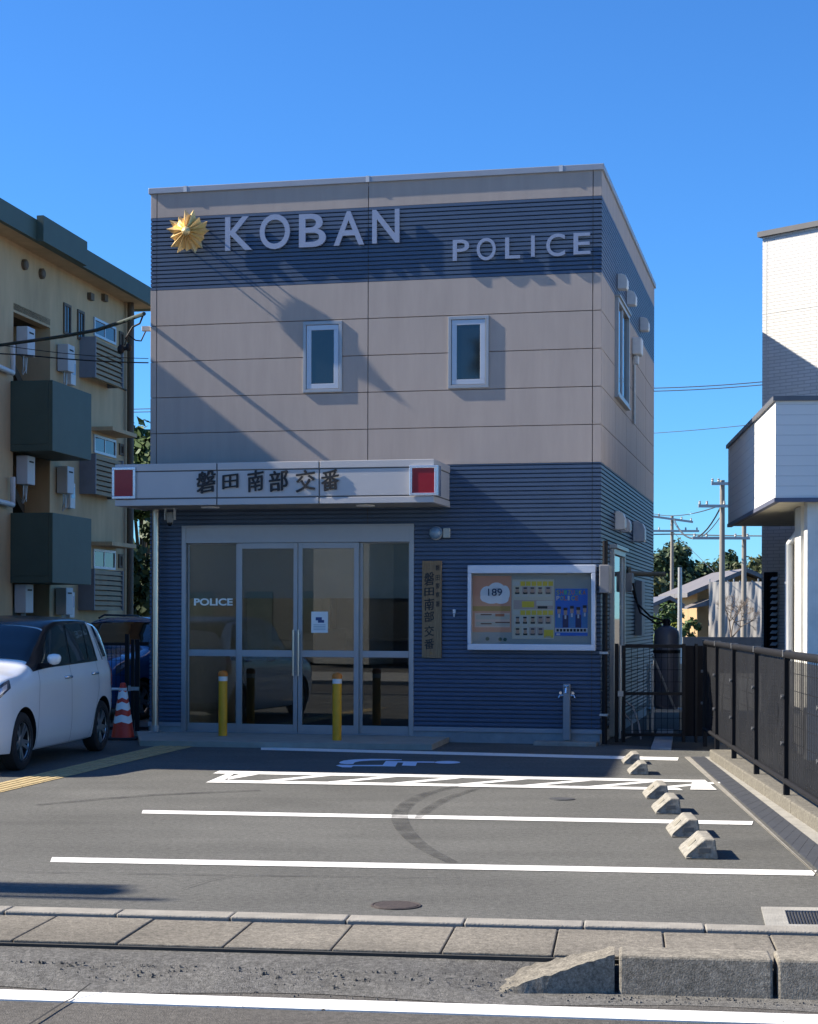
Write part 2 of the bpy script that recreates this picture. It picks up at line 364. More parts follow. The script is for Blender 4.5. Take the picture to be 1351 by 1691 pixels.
mk = m.build('road_marking', mat('crack_filler', (.018, .018, .018), .95), fix=True, kind='structure'); mk.location.z = .002
for v in mk.data.vertices:
    if v.co.y < 7.95: v.co.z = -.1085 if v.co.y < 7.5 else -.10 + .09*(v.co.y-7.5)/.45
# yellow tactile strip running to the entrance
m = MB(); L0, L1 = G(-40, 1303), G(330, 1215.5); Rr0, Rr1 = G(-40, 1319), G(395, 1215.5)
for i in range(16):
    t0, t1 = i/16 + .0008, (i+1)/16 - .0008
    a0, a1, b0, b1 = L0.lerp(L1, t0), L0.lerp(L1, t1), Rr0.lerp(Rr1, t0), Rr0.lerp(Rr1, t1)
    m.sheet([(v.x, v.y) for v in (a0, a1, b1, b0)], .005)
    for k in range(4):
        f0, f1 = .1 + k*.23, .1 + k*.23 + .11
        c = [a0.lerp(b0, f0), a1.lerp(b1, f0), a1.lerp(b1, f1), a0.lerp(b0, f1)]; m.slab([(v.x, v.y) for v in c], .0052, .0095)
m.build('pavement', M_TACT, kind='structure')
# gravel of the passage beside the building, darkened to stand for its shade
m = MB(); m.sheet([(G(*p).x, G(*p).y) for p in [(996, 1229), (1184, 1240), (1150, 1120), (1075, 1120)]], .004); m.build('path', mat('shade_darkened_gravel', (.030, .030, .028), .95, 0, .5, 30, .8, 60), kind='structure')
# drain channel beside the fence
def gsheet(name, pts, z, mt, z1=None):
    m = MB(); q = [(G(*p).x, G(*p).y) for p in pts]
    m.slab(q, z, z1) if z1 else m.sheet(q, z)
    return m.build(name, mt, kind='structure')
gsheet('kerb', [(1131, 1250.8), (1139.5, 1250.8), (1470, 1556), (1440, 1527)], -.02, M_CONC_L, .008)
gsheet('path', [(1160, 1250), (1200, 1250), (1480, 1460), (1480, 1503)], .0025, M_CONC)
m = MB(); A0, A1, B0_, B1_ = G(1142, 1250.8), G(1164, 1250.8), G(1460, 1535), G(1460, 1482)
for i in range(34):
    t0, t1 = i/34 + .0004, (i+1)/34 - .0004
    q = [A0.lerp(B0_, t0), A1.lerp(B1_, t0), A1.lerp(B1_, t1), A0.lerp(B0_, t1)]; m.slab([(v.x, v.y) for v in q], -.01, .009)
m.build('drainage_channel', mat('dark_channel_cover', (.042, .046, .055), .8, 0, .2, 8, .3), kind='structure')
m = MB(); m.slab([(G(*p, .065).x, G(*p, .065).y) for p in [(226, 1207.5), (770, 1204), (743, 1216.5), (713, 1229.5), (332, 1224.5), (231, 1223)]], -.05, .065)
m.build('pavement', mat('porch_paving', (.33, .31, .26), .85, 0, .15, 5, .2), kind='structure')
# ------------------------------------------------------------------ police box building
PSI = R(12.77); B0 = Vector((-3.33, 22.16, 0)); BW, BD, BH = 5.792, 7.7, 7.02
U = Vector((math.cos(PSI), -math.sin(PSI), 0)); V = Vector((math.sin(PSI), math.cos(PSI), 0))
def F(px, py, off=0.0):                     # facade coordinates (along, height), off = metres in front of the wall
    d = ray(px, py); o = CAM - (B0 - V * off); t = -o.dot(V) / d.dot(V); p = CAM + d * t
    return (p - B0).dot(U), p.z
def Sd(px, py, off=0.0):                    # right-hand wall coordinates (depth, height)
    b = B0 + U * (BW + off); d = ray(px, py); t = (b - CAM).dot(U) / d.dot(U); p = CAM + d * t
    return (p - B0).dot(V), p.z
def rect(x0, y0, x1, y1, off=0.0):
    a, b = F(x0, (y0+y1)/2, off)[0], F(x1, (y0+y1)/2, off)[0]
    xm = (x0+x1)/2; return a, b, F(xm, y1, off)[1], F(xm, y0, off)[1]
KB = thing('police_box', 'two storey police box with blue ribbed siding and beige panels', 'police box', B0, -PSI)
Z_BASE = F(620, 1198.5)[1]; Z_LO = F(990, 763.2)[1]; Z_B0 = F(620, 464.5)[1]; Z_B1 = F(620, 342)[1]; Z_TOP = F(620, 301)[1]
DU0, DU1, _, DZ1 = rect(300, 868, 683.5, 1212); DZ0 = .03
# frame transforms: a = along wall, d = depth behind face, z
def fr(a, d, z): return (a, d, z)
def rt(a, d, z): return (BW - d, a, z)
def lf(a, d, z): return (d, BD - a, z)
def bk(a, d, z): return (BW - a, BD - d, z)
PITCH, GW, GD = .0525, .0165, .030
def siding(mb, T, a0, a1, z0, z1):
    prof = [(0, z0)]; k = math.floor(z0 / PITCH)
    while True:
        zz = (k + 1) * PITCH; k += 1
        if zz >= z1 - .004: break
        if zz - GW > z0 + .002: prof += [(0, zz - GW), (GD, zz - GW + .002), (GD, zz - .003), (0, zz)]
    prof.append((0, z1)); b = len(mb.v)
    for d, z in prof: mb.v += [T(a0, d, z), T(a1, d, z)]
    for i in range(len(prof) - 1): mb.f.append([b+2*i, b+2*i+1, b+2*i+3, b+2*i+2]); mb.m.append(0)
sd = MB(); su = MB()
JL, JM, JR = F(258.5, 600)[0], F(608, 500)[0], F(979, 500)[0]
VJ = [JL, JM, JR]
def cols(a0, a1, js, g=.004):
    xs = [a0] + [j for j in js if a0 + .02 < j < a1 - .02] + [a1]
    return [(xs[i] + (g if i else 0), xs[i+1] - (g if i < len(xs)-2 else 0)) for i in range(len(xs)-1)]
for a0, a1 in cols(0, BW, VJ): siding(su, fr, a0, a1, Z_B0, Z_B1)
for a0, a1 in cols(0, DU0, VJ): siding(sd, fr, a0, a1, Z_BASE, Z_LO)
for a0, a1 in cols(DU1, BW, VJ): siding(sd, fr, a0, a1, Z_BASE, Z_LO)
for a0, a1 in cols(DU0, DU1, VJ): siding(sd, fr, a0, a1, DZ1, Z_LO)
SJ = [1.62, 3.1, 4.6, 6.1]
for T, w in ((rt, BD), (lf, BD), (bk, BW)):
    for a0, a1 in cols(0, w, SJ):
        siding(su, T, a0, a1, Z_B0, Z_B1); siding(sd, T, a0, a1, Z_BASE, Z_LO)
su.build('siding', M_BLUE, KB); sd.build('siding', M_BLUE, KB)
pn = MB()
def panel(T, a0, a1, z0, z1):
    e = .004; pts = [(a0, z0), (a1, z0), (a1, z1), (a0, z1)]; ins = [(a0+e, z0+e), (a1-e, z0+e), (a1-e, z1-e), (a0+e, z1-e)]
    pn.add([T(a, .012, z) for a, z in pts] + [T(a, 0, z) for a, z in ins], [(4,5,6,7)] + [(i, (i+1)%4, 4+(i+1)%4, 4+i) for i in range(4)])
ROWS = 5; PH = (Z_B0 - Z_LO) / ROWS
for T, w, js in ((fr, BW, VJ), (rt, BD, SJ), (lf, BD, SJ), (bk, BW, VJ)):
    for a0, a1 in cols(0, w, js, .0025):
        for r in range(ROWS): panel(T, a0, a1, Z_LO + r*PH + .002, Z_LO + (r+1)*PH - .002)
        panel(T, a0, a1, Z_B1, Z_TOP + .03)
pn.build('wall_panel', M_BEIGE, KB)
m = MB(); hol = .032
m.box(hol, DU0, hol, .18, 0, BH-.1); m.box(DU1, BW-hol, hol, .18, 0, BH-.1); m.box(DU0, DU1, hol, .18, DZ1+.001, BH-.1)
m.box(BW-.18, BW-hol, .18, BD-.18, 0, BH-.1); m.box(hol, .18, .18, BD-.18, 0, BH-.1); m.box(hol, BW-hol, BD-.18, BD-hol, 0, BH-.1)
m.build('wall_core', M_DARK, KB)
m = MB(); m.box(.005, DU0, -.006, .2, -.05, Z_BASE-.05); m.box(DU1, BW-.005, -.006, .2, -.05, Z_BASE-.05); m.box(BW-.2, BW-.0045, .2, BD, -.05, Z_BASE-.05)
m.each('plinth', mat('plinth_render', (.26, .28, .29), .85, 0, .15, 5), KB)
m = MB()
for a0, a1 in ((-.012, DU0-.002), (DU1+.002, BW+.02)): m.box(a0, a1, -.022, .01, Z_BASE-.05, Z_BASE)
m.each('base_flashing', M_CAP, KB)
m = MB(); m.box(.1, BW-.1, .1, BD-.1, BH-.22, BH-.1); m.build('roof', mat('roof_sheet', (.3, .3, .31), .7), KB)
OV = .026
m = MB(); zt = F(620, 291)[1]
m.box(-OV, BW+OV, -OV, .16, Z_TOP, zt); m.box(BW-.16, BW+OV, .16, BD+OV, Z_TOP, zt); m.box(-OV, .16, .16, BD+OV, Z_TOP, zt); m.box(.16, BW-.16, BD-.16, BD+OV, Z_TOP, zt)
cop = m.build('roof_coping', M_CAP, KB, bevel=.006)
m = MB()
for px in (307, 608, 927):
    u = F(px, 300)[0]; m.box(u-.022, u+.022, -OV-.004, .164, Z_TOP+.004, zt+.004)
for v in (2.2, 4.6, 6.9): m.box(BW-.164, BW+OV+.004, v-.02, v+.02, Z_TOP+.004, zt+.004)
m.each('coping_joint', M_CLIP, cop)
# upper windows of the front
def front_window(x0, y0, x1, y1, blind):
    u0, u1, z0, z1 = rect(x0, y0, x1, y1)
    m = MB(); t = .040; pr = .021
    m.box(u0, u1, -pr, .02, z0, z0+t); m.box(u0, u1, -pr, .02, z1-t, z1); m.box(u0, u0+t, -pr, .02, z0+t, z1-t); m.box(u1-t, u1, -pr, .02, z0+t, z1-t)
    f = m.build('window', M_ALU, KB, bevel=.003)
    a0, a1, b0, b1 = u0+t+.006, u1-t-.006, z0+t+.006, z1-t-.006; s = .062
    m = MB(); q = .014
    m.box(a0, a1, -q, .02, b0, b0+s); m.box(a0, a1, -q, .02, b1-s, b1); m.box(a0, a0+s, -q, .02, b0+s, b1-s); m.box(a1-s, a1, -q, .02, b0+s, b1-s)
    m.build('sash', M_ALU_L, f, bevel=.003)
    m = MB(); m.box(a0+s, a1-s, -.008, .0, b0+s, b1-s); m.build('pane', M_GLASS_D, f)
front_window(501, 531, 565.5, 648, 0); front_window(740.5, 522, 807.5, 641, 1)
# window high on the side wall
va, vb = Sd(1019, 580, .03)[0], Sd(1037.5, 600, .03)[0]
za, zb = Sd(1019, 652, .03)[1], Sd(1019, 489, .03)[1]
m = MB(); t = .05
for (y0, y1, z0, z1) in ((va, vb, za, za+t), (va, vb, zb-t, zb), (va, va+t, za+t, zb-t), (vb-t, vb, za+t, zb-t)): m.box(BW-.01, BW+.05, y0, y1, z0, z1)
m.box(BW-.01, BW+.065, va-.03, vb+.03, za-.03, za-.001); m.box(BW-.01, BW+.075, va-.03, vb+.03, zb+.001, zb+.03)
f = m.build('window', M_ALU, KB, bevel=.003)
m = MB(); m.box(BW, BW+.03, (va+vb)/2-.03, (va+vb)/2+.03, za+t, zb-t); m.build('sash', M_ALU_L, f)
m = MB(); m.box(BW-.012, BW+.012, va+t, vb-t, za+t, zb-t); m.build('pane', M_GLASS_D, f)
# vent hoods on the side wall
def hood(px, py, w=.20, h=.20, d=.13):
    v, z = Sd(px, py, .06); m = MB()
    pr = [(0, -h/2), (d*.92, -h/2), (d, -h/2+.03), (d, h*.1), (d*.8, h*.38), (d*.4, h/2), (0, h/2)]
    a = [(BW+p, v-w/2, z+q) for p, q in pr]; b = [(BW+p, v+w/2, z+q) for p, q in pr]; n = len(pr)
    m.add(a + b, [tuple(range(n)), tuple(range(n, 2*n))[::-1]] + [(i, n+i, n+(i+1)%n, (i+1)%n) for i in range(n)])
    return m.build('vent_hood', M_WHITE_S, KB, bevel=.008, fix=True)
hood(1028.5, 466); hood(1043, 493); hood(1064.5, 536); hood(1024.5, 860, .22, .24); hood(1033.5, 867, .2, .2); hood(1053.5, 878, .26, .3, .17)
v, z = Sd(1054, 572, .08); m = MB(); m.box(BW, BW+.14, v-.14, v+.14, z-.13, z+.11); m.box(BW+.02, BW+.09, v-.06, v+.06, z-.26, z-.131); hd = m.build('conduit_hood', M_WHITE_S, KB, bevel=.02)
m = MB(); z2 = Sd(1050, 703, .03)[1]; m.tube([(BW+.03, v-.03, z-.26), (BW+.03, v-.03, z2)], .022, 8); m.tube([(BW+.03, v+.045, z-.26), (BW+.03, v+.045, z2)], .014, 8)
m.build('conduit', M_GALV, hd)
# side door, its frame and canopy strip
va, zt_ = Sd(1012, 905, .03); vb = Sd(1031, 905, .03)[0]
m = MB(); zt_ = Sd(1014, 906, .03)[1]
m.box(BW-.01, BW+.05, va, va+.07, .03, zt_); m.box(BW-.01, BW+.05, vb-.07, vb, .03, zt_); m.box(BW-.01, BW+.05, va+.07, vb-.07, zt_-.07, zt_); m.box(BW-.01, BW+.09, va-.03, vb+.03, zt_+.001, zt_+.05)
dr = m.build('side_door', M_ALU, KB, bevel=.003)
m = MB(); m.box(BW-.01, BW+.025, va+.07, vb-.07, .03, 1.0); m.box(BW-.01, BW+.025, va+.07, va+.17, 1.0, zt_-.07); m.box(BW-.01, BW+.025, vb-.17, vb-.07, 1.0, zt_-.07); m.build('door_leaf', M_ALU_L, dr)
m = MB(); m.box(BW-.008, BW+.012, va+.17, vb-.17, 1.0, zt_-.07); m.build('pane', M_GLASS_D, dr)
# rain pipe at the front corner of the side wall
v, z1_ = Sd(999.5, 893, .06); m = MB(); m.tube([(BW+.06, v, z1_), (BW+.06, v, .02)], .032, 12); dp = m.build('rain_pipe', M_BLACK, KB, smooth=40)
m = MB()
for py in (975, 1078, 1180): zc = Sd(999.5, py, .06)[1]; m.box(BW, BW+.10, v-.045, v+.045, zc-.014, zc+.014)
m.each('pipe_clip', M_GALV, dp)
v, z = Sd(1003, 955, .08); m = MB(); m.box(BW, BW+.12, v-.16, v+.16, z-.18, z+.16); m.build('junction_box', mat('grey_box', (.2, .2, .21), .6), KB, bevel=.01)
v, z = Sd(1057, 1000, .05); m = MB(); m.box(BW, BW+.10, v-.24, v+.24, z-.44, z+.36); m.build('meter_cabinet', mat('grey_cabinet', (.25, .26, .27), .6), KB, bevel=.01)
v, z = Sd(1037, 962, .05); m = MB(); m.box(BW, BW+.12, v-.13, v+.13, z-.13, z+.13); m.build('air_vent', mat('grey_cabinet2', (.3, .31, .32), .6), KB, bevel=.01)
# entrance canopy
CD = .97; cu0, cz = F(190, 765, CD); cu1 = F(743.5, 800)[0]; CZ0, CZ1 = F(455, 832.5, CD)[1], F(455, 762.5, CD)[1]
CH = CZ1 - CZ0; e = .085
m = MB(); m.box(cu0+.01, cu1-.01, -CD+.012, -.02, CZ0+.012, CZ1-.012); can = m.build('canopy', M_DARK, KB)
j1, j2 = F(358, 800, CD)[0], F(527, 800, CD)[0]
m = MB(); xs = [cu0, j1, j2, cu1]
for i in range(3):
    a0, a1 = xs[i] + (.008 if i else 0), xs[i+1] - (.008 if i < 2 else 0)
    m.box(a0, a1, -CD, -CD+.05, CZ1-e, CZ1); m.box(a0, a1, -CD, -CD+.05, CZ0, CZ0+e-.01)
    m.box(a0, a1, -CD+.008, -CD+.05, CZ0+e+.008, CZ1-e-.014)
for x0, x1, s in ((cu1-.05, cu1, 1), (cu0, cu0+.05, -1)):
    m.box(x0, x1, -CD+.051, -.004, CZ1-e, CZ1); m.box(x0, x1, -CD+.051, -.004, CZ0, CZ0+e-.01)
    m.box(x0+(.0 if s > 0 else .008), x1-(.008 if s > 0 else 0), -CD+.051, -.004, CZ0+e+.008, CZ1-e-.014)
m.build('canopy_fascia', M_CANOPY, can, bevel=.004)
m = MB(); m.box(cu0+.06, cu1-.06, -CD+.06, -.03, CZ0+.004, CZ0+.011); m.build('soffit', M_SOFFIT, can)
m = MB()
for px in (345, 602):
    u = F(px, 838, CD*.6)[0]; m.lathe([(.10, CZ0-.012), (.115, CZ0-.008), (.115, CZ0+.004)], 20, Matrix.Translation((u, -CD*.55, 0)))
m.each('downlight', M_WHITE, can, smooth=40)
def red_lamp(px0, px1, wrap):
    u0, u1, z0, z1 = rect(px0, 768.5 if wrap > 0 else 772, px1, 818.5 if wrap > 0 else 824, CD)
    m = MB(); y0, y1 = -CD-.03, -CD+.16; t = .032
    m.box(u0+t, u1-t, y0+.008, y0+.03, z0+t, z1-t); lens = m.build('red_lamp', M_RED, can)
    m = MB()
    m.box(u0, u1, y0, y0+.025, z1-t, z1); m.box(u0, u1, y0, y0+.025, z0, z0+t); m.box(u0, u0+t, y0, y0+.025, z0+t, z1-t); m.box(u1-t, u1, y0, y0+.025, z0+t, z1-t)
    if wrap > 0: m.box(u1-.012, u1+.012, y0+.0251, y1, z0, z1)
    else: m.box(u0-.012, u0+.012, y0+.0251, y1, z0, z1)
    m.build('lamp_rim', M_CHROME, lens, bevel=.004)
red_lamp(186, 224.5, -1); red_lamp(677, 722.5, 1)
# ------------------------------------------------------------------ lettering
def text_mesh(body, off=0, ext=.05, bev=0):
    cu = bpy.data.curves.new('lettering', 'FONT'); cu.body = body; cu.size = 1; cu.offset = off; cu.extrude = ext; cu.bevel_depth = bev
    cu.resolution_u = 6
    o = bpy.data.objects.new('lettering', cu); C.objects.link(o); bpy.context.view_layer.update()
    dg = bpy.context.evaluated_depsgraph_get(); me = bpy.data.meshes.new_from_object(o.evaluated_get(dg))
    bpy.data.objects.remove(o); bpy.data.curves.remove(cu); return me
def fit_text(name, body, mt, parent, u0, u1, z0, z1, yb, depth, off=0, T=None, shear=0, wob=0, bold=0):
    me = text_mesh(body, off)
    if bold:
        bm = bmesh.new()
        for k, (dx, dy) in enumerate(((0, 0), (bold, 0), (-bold, 0), (0, bold*.7), (0, -bold*.7))):
            t_ = bmesh.new(); t_.from_mesh(me); bmesh.ops.translate(t_, verts=t_.verts, vec=(dx, dy, k*.0008)); tmp = bpy.data.meshes.new('t'); t_.to_mesh(tmp); t_.free(); bm.from_mesh(tmp); bpy.data.meshes.remove(tmp)
        bm.to_mesh(me); bm.free()
    vs = me.vertices
    xs = [v.co.x for v in vs]; ys = [v.co.y for v in vs]; zs = [v.co.z for v in vs]
    x0, x1, y0, y1, a0, a1 = min(xs), max(xs), min(ys), max(ys), min(zs), max(zs)
    for v in vs:
        fx, fy, fz = (v.co.x-x0)/(x1-x0), (v.co.y-y0)/(y1-y0), (v.co.z-a0)/(a1-a0)
        gx = fx + shear*(fx-.5)*0 + wob*math.sin(fy*7+fx*3); gy = fy + shear*(fx-.5) + wob*math.sin(fx*8+1)
        p = (u0+gx*(u1-u0), yb-fz*depth, z0+gy*(z1-z0)); v.co = T(*p) if T else p
    me.materials.clear(); me.materials.append(mt); me.update()
    return link(name, me, parent)
for ch, x0, x1, yt, yb_ in (('K', 371.5, 416, 357.5, 413), ('O', 428.5, 478.5, 353.5, 411), ('B', 493.5, 538, 352.5, 407.5), ('A', 551, 601, 348.5, 404.5), ('N', 614.5, 659.5, 345.5, 401)):
    u0, u1, z0, z1 = rect(x0, yt, x1, yb_, .06); fit_text('sign_letter', ch, M_LETTER, KB, u0, u1, z0, z1, -.026, .030, .010)
for ch, x0, x1, yt, yb_ in (('P', 747.5, 774.5, 395.5, 430), ('O', 787, 818.5, 392.5, 429.5), ('L', 834, 859, 391.5, 426.5), ('I', 876.8, 883, 388.5, 423.5), ('C', 902, 933, 385.5, 423), ('E', 947, 975, 384, 419.5)):
    u0, u1, z0, z1 = rect(x0, yt, x1, yb_, .05); fit_text('sign_letter', ch, M_LETTER, KB, u0, u1, z0, z1, -.022, .022, .008 if ch != 'I' else 0)
for ch, x0, x1, yt, yb_ in (('磐', 325, 356.5, 777.5, 814), ('田', 367.5, 394, 783.5, 807), ('南', 409, 435.5, 776.5, 811.5), ('部', 444.5, 476, 776.5, 811), ('交', 488.5, 521, 775.5, 811.5), ('番', 530.5, 560.5, 776, 810)):
    u0, u1, z0, z1 = rect(x0, yt, x1, yb_, CD); fit_text('brush_character', ch, M_INK, can, u0, u1, z0, z1, -CD-.002, .012, 0, shear=.12, wob=.008, bold=.018)
# gold star emblem on stand-off rods
eu, ez = F(312.5, 385, .12); RA = .285
m = MB(); ring = []
for k in range(5):
    ax = 86 + 72*k
    for da, rr, h in ((-11.5, 1.03, .50), (0, .80, .0), (11.5, 1.03, .50), (23.5, .72, .0), (36, .84, .48), (48.5, .72, .0)):
        t = R(ax + da); ring.append((rr*RA*math.cos(t), rr*RA*math.sin(t), h*.085))
inn = [(x*.16, y*.16, .075 + z*1.0) for x, y, z in ring]; n = len(ring)
T = lambda p: (eu + p[0], -.135 - p[2], ez + p[1])
m.add([T(p) for p in ring] + [T(p) for p in inn] + [T((0, 0, .10)), T((0, 0, -.012))],
      [(i, (i+1)%n, n+(i+1)%n, n+i) for i in range(n)] + [(n+i, n+(i+1)%n, 2*n) for i in range(n)] + [((i+1)%n, i, 2*n+1) for i in range(n)])
em = m.build('gold_star_emblem', M_GOLD, KB)
Mh = Matrix.Translation((eu, -.135-.085, ez)) @ Matrix.Rotation(R(90), 4, 'X')
m = MB(); m.lathe([(.062, 0), (.060, .03), (.042, .05), (.012, .062)], 8, Mh); m.build('emblem_boss', M_GOLD, em)
m = MB()
for a, r in ((40, .17), (140, .17), (222, .17), (-48, .19)):
    x, z = eu + r*math.cos(R(a)), ez + r*math.sin(R(a)); m.tube([(x, -.001, z), (x, -.138, z)], .010, 8)
m.each('emblem_rod', M_STEEL, em)
# canopy post
pu, _ = F(257, 1000, .12); m = MB(); m.tube([(pu, -.12, .065), (pu, -.12, CZ0+.01)], .044, 20); po = m.build('canopy_post', M_STEEL, KB, smooth=40)
m = MB(); m.box(pu-.075, pu+.075, -.195, -.045, .065, .08); m.tube([(pu, -.12, .08), (pu, -.12, .15)], .056, 16); m.build('post_base', M_GALV, po, bevel=.003)
# ------------------------------------------------------------------ entrance
def fb(mb, x0, y0, x1, y1, ya, yb_, mi=0):
    u0, u1, z0, z1 = rect(x0, y0, x1, y1); mb.box(u0, u1, ya, yb_, z0, z1, mi)
zb_ = .067
u_ = lambda px: F(px, 1040)[0]
zh = F(490, 896)[1]; m = MB()
m.box(DU0, u_(307), -.012, .10, zb_, DZ1); m.box(u_(676.5), DU1, -.012, .10, zb_, DZ1); m.box(u_(307), u_(676.5), -.008, .10, zh, DZ1)
m.box(u_(307), u_(676.5), -.006, .10, zb_, zb_+.015)
m.box(DU0, DU1, -.018, -.009, DZ1-.012, DZ1+.012)
ent = m.build('entrance_frame', M_ALU, KB, bevel=.003)
zr0, zr1, zk = F(490, 1085)[1], F(490, 1074)[1], F(490, 1197)[1]
def leaf(name, x0, x1, y, sl, sr, top):
    a, b = u_(x0), u_(x1); w = u_(400) - u_(391); m = MB(); y1 = y + .04
    m.box(a, a+sl, y, y1, zb_+.016, zh-.002); m.box(b-sr, b, y, y1, zb_+.016, zh-.002)
    m.box(a+sl, b-sr, y, y1, zb_+.016, zk); m.box(a+sl, b-sr, y, y1, zr0, zr1); m.box(a+sl, b-sr, y, y1, zh-top, zh-.002)
    d = m.build(name, M_ALU, KB, bevel=.003)
    m = MB(); m.box(a+sl, b-sr, y+.014, y+.022, zk, zr0); m.box(a+sl, b-sr, y+.014, y+.022, zr1, zh-top); m.build('glass_pane', M_GLASS, d)
    zf = F(490, 988)[1]; m = MB(); m.box(a+sl, b-sr, y+.0225, y+.0245, zf, zh-top); m.build('frosted_film', M_FILM, d)
    return d, a+sl, b-sr
L_, la, lb = leaf('side_light', 307.5, 396, .055, .02, .07, .015)
leaf('side_light', 588, 676, .055, .07, .02, .015)
D1, _, _ = leaf('sliding_door', 391.5, 491, .006, .062, .055, .075); D2, _, _ = leaf('sliding_door', 492, 592, .006, .055, .062, .075)
for d, px in ((D1, 484), (D2, 492.5)):
    u = F(px, 1075, .05)[0]; za, zb2 = F(px, 1116, .05)[1], F(px, 1040, .05)[1]; m = MB()
    m.tube([(u, -.05, za), (u, -.05, zb2)], .014, 12); m.tube([(u, .006, za+.05), (u, -.05, za+.05)], .008, 8); m.tube([(u, .006, zb2-.05), (u, -.05, zb2-.05)], .008, 8)
    m.build('handle', M_STEEL, d, smooth=40)
u0, u1, z0, z1 = rect(317.5, 988, 381.5, 1000); fit_text('glass_lettering', 'POLICE', mat('pale_green_letter', (.85, .92, .88), .6), L_, u0, u1, z0, z1, .068, .003, .03)
u0, u1, z0, z1 = rect(513.5, 1010, 541, 1045); m = MB(); m.box(u0, u1, .014, .018, z0, z1, 0)
cxm = (u0+u1)/2; m.box(cxm-.05, cxm+.03, .0125, .0139, z1-.11, z1-.07, 1); m.box(cxm-.02, cxm+.06, .0125, .0139, z1-.14, z1-.105, 1)
for k in range(4): m.box(u0+.03, u1-.03, .0125, .0139, z1-.17-k*.02, z1-.163-k*.02, 2)
m.build('glass_notice', [M_WHITE, mat('navy_print', (.03, .06, .18), .6), mat('grey_print', (.3, .36, .4), .6)], D2)
# room behind the doors
m = MB(); M_INT = mat('interior_wall', (.44, .43, .38), .9)
m.box(.2, BW-.2, 3.2, 3.3, 0, 2.75); m.box(.185, .26, .19, 3.2, 0, 2.75); m.box(3.9, 3.98, .19, 3.2, 0, 2.75); m.build('interior_wall', M_INT, KB)
m = MB(); m.box(.26, 3.9, .11, 3.2, .0, .034); m.build('interior_floor', mat('interior_floor', (.12, .115, .105), .4), KB)
m = MB(); m.box(.2, BW-.2, .181, 3.25, 2.75, 2.8); m.build('interior_ceiling', mat('interior_ceiling', (.5, .5, .48), .9), KB)
for x in (1.2, 3.1):
    tl = thing('ceiling_lamp', 'lit fluorescent tube on the ceiling inside the entrance', 'lamp', B0, -PSI, 'lit tubes inside the entrance')
    m = MB(); m.box(x-.65, x+.65, 1.0, 1.14, 2.70, 2.75); m.build('lamp_housing', M_WHITE, tl)
    m = MB(); m.tube([(x-.6, 1.07, 2.67), (x+.6, 1.07, 2.67)], .018, 10)
    mt = bpy.data.materials.get('lit_tube')
    if not mt:
        mt = mat('lit_tube', (.9, .9, .9)); pq = mt.node_tree.nodes['Principled BSDF']; pq.inputs['Emission Color'].default_value = (1, .95, .85, 1); pq.inputs['Emission Strength'].default_value = 6
    m.build('lamp_tube', mt, tl)
def inside(name, label, cat, boxes, mt, bev=.005):
    m = MB()
    for b in boxes: m.box(*b)
    o = m.build(name, mt, None, bevel=bev); o.location = B0; o.rotation_euler = (0, 0, -PSI); return tag(o, label, cat)
inside('reception_counter', 'dark reception counter seen through the entrance glass', 'counter', [(.7, 3.2, 1.55, 1.6, .034, .95), (.62, 3.28, 1.4, 2.0, .95, .99), (.7, .76, 1.6, 1.95, .034, .95), (3.14, 3.2, 1.6, 1.95, .034, .95)], mat('dark_counter_wood', (.05, .035, .025), .5))
inside('bookcase', 'dark shelf unit against the back wall inside the entrance', 'shelf', [(1.6, 3.0, 2.88, 3.19, .034, .08), (1.6, 1.64, 2.88, 3.19, .08, 1.9), (2.96, 3.0, 2.88, 3.19, .08, 1.9), (1.64, 2.96, 2.88, 3.19, .6, .64), (1.64, 2.96, 2.88, 3.19, 1.2, 1.24), (1.64, 2.96, 2.88, 3.19, 1.86, 1.9), (1.64, 2.96, 3.12, 3.17, .08, 1.86)], mat('shelf_dark', (.06, .06, .065), .6))
inside('paper_tray', 'white paper tray on the dark reception counter', 'tray', [(.9, 1.25, 1.5, 1.75, .991, 1.06), (.92, 1.2, 1.52, 1.73, 1.061, 1.075)], M_WHITE_S)
inside('monitor', 'dark monitor on the reception counter inside the entrance', 'monitor', [(1.7, 2.15, 1.7, 1.74, 1.08, 1.38), (1.88, 1.97, 1.72, 1.75, .99, 1.1), (1.8, 2.05, 1.66, 1.8, .991, 1.005)], M_RUBBER)
inside('leaflet_rack', 'pale leaflet rack against the inner side wall of the entrance', 'rack', [(3.45, 3.89, 2.3, 2.36, .5, 1.5), (3.45, 3.89, 2.2, 2.3, .5, .53), (3.48, 3.6, 2.22, 2.29, .53, .75), (3.64, 3.86, 2.22, 2.29, .53, .78), (3.45, 3.89, 2.2, 2.3, .9, .93), (3.48, 3.66, 2.22, 2.29, .93, 1.18), (3.45, 3.5, 2.3, 2.36, .034, .5), (3.84, 3.89, 2.3, 2.36, .034, .5)], mat('leaflet_pale', (.5, .5, .46), .7))
inside('poster_board', 'pinned paper board on the inner back wall beside the shelf', 'board', [(.65, 1.4, 3.17, 3.195, 1.2, 1.85)], mat('board_paper', (.35, .34, .3), .8))
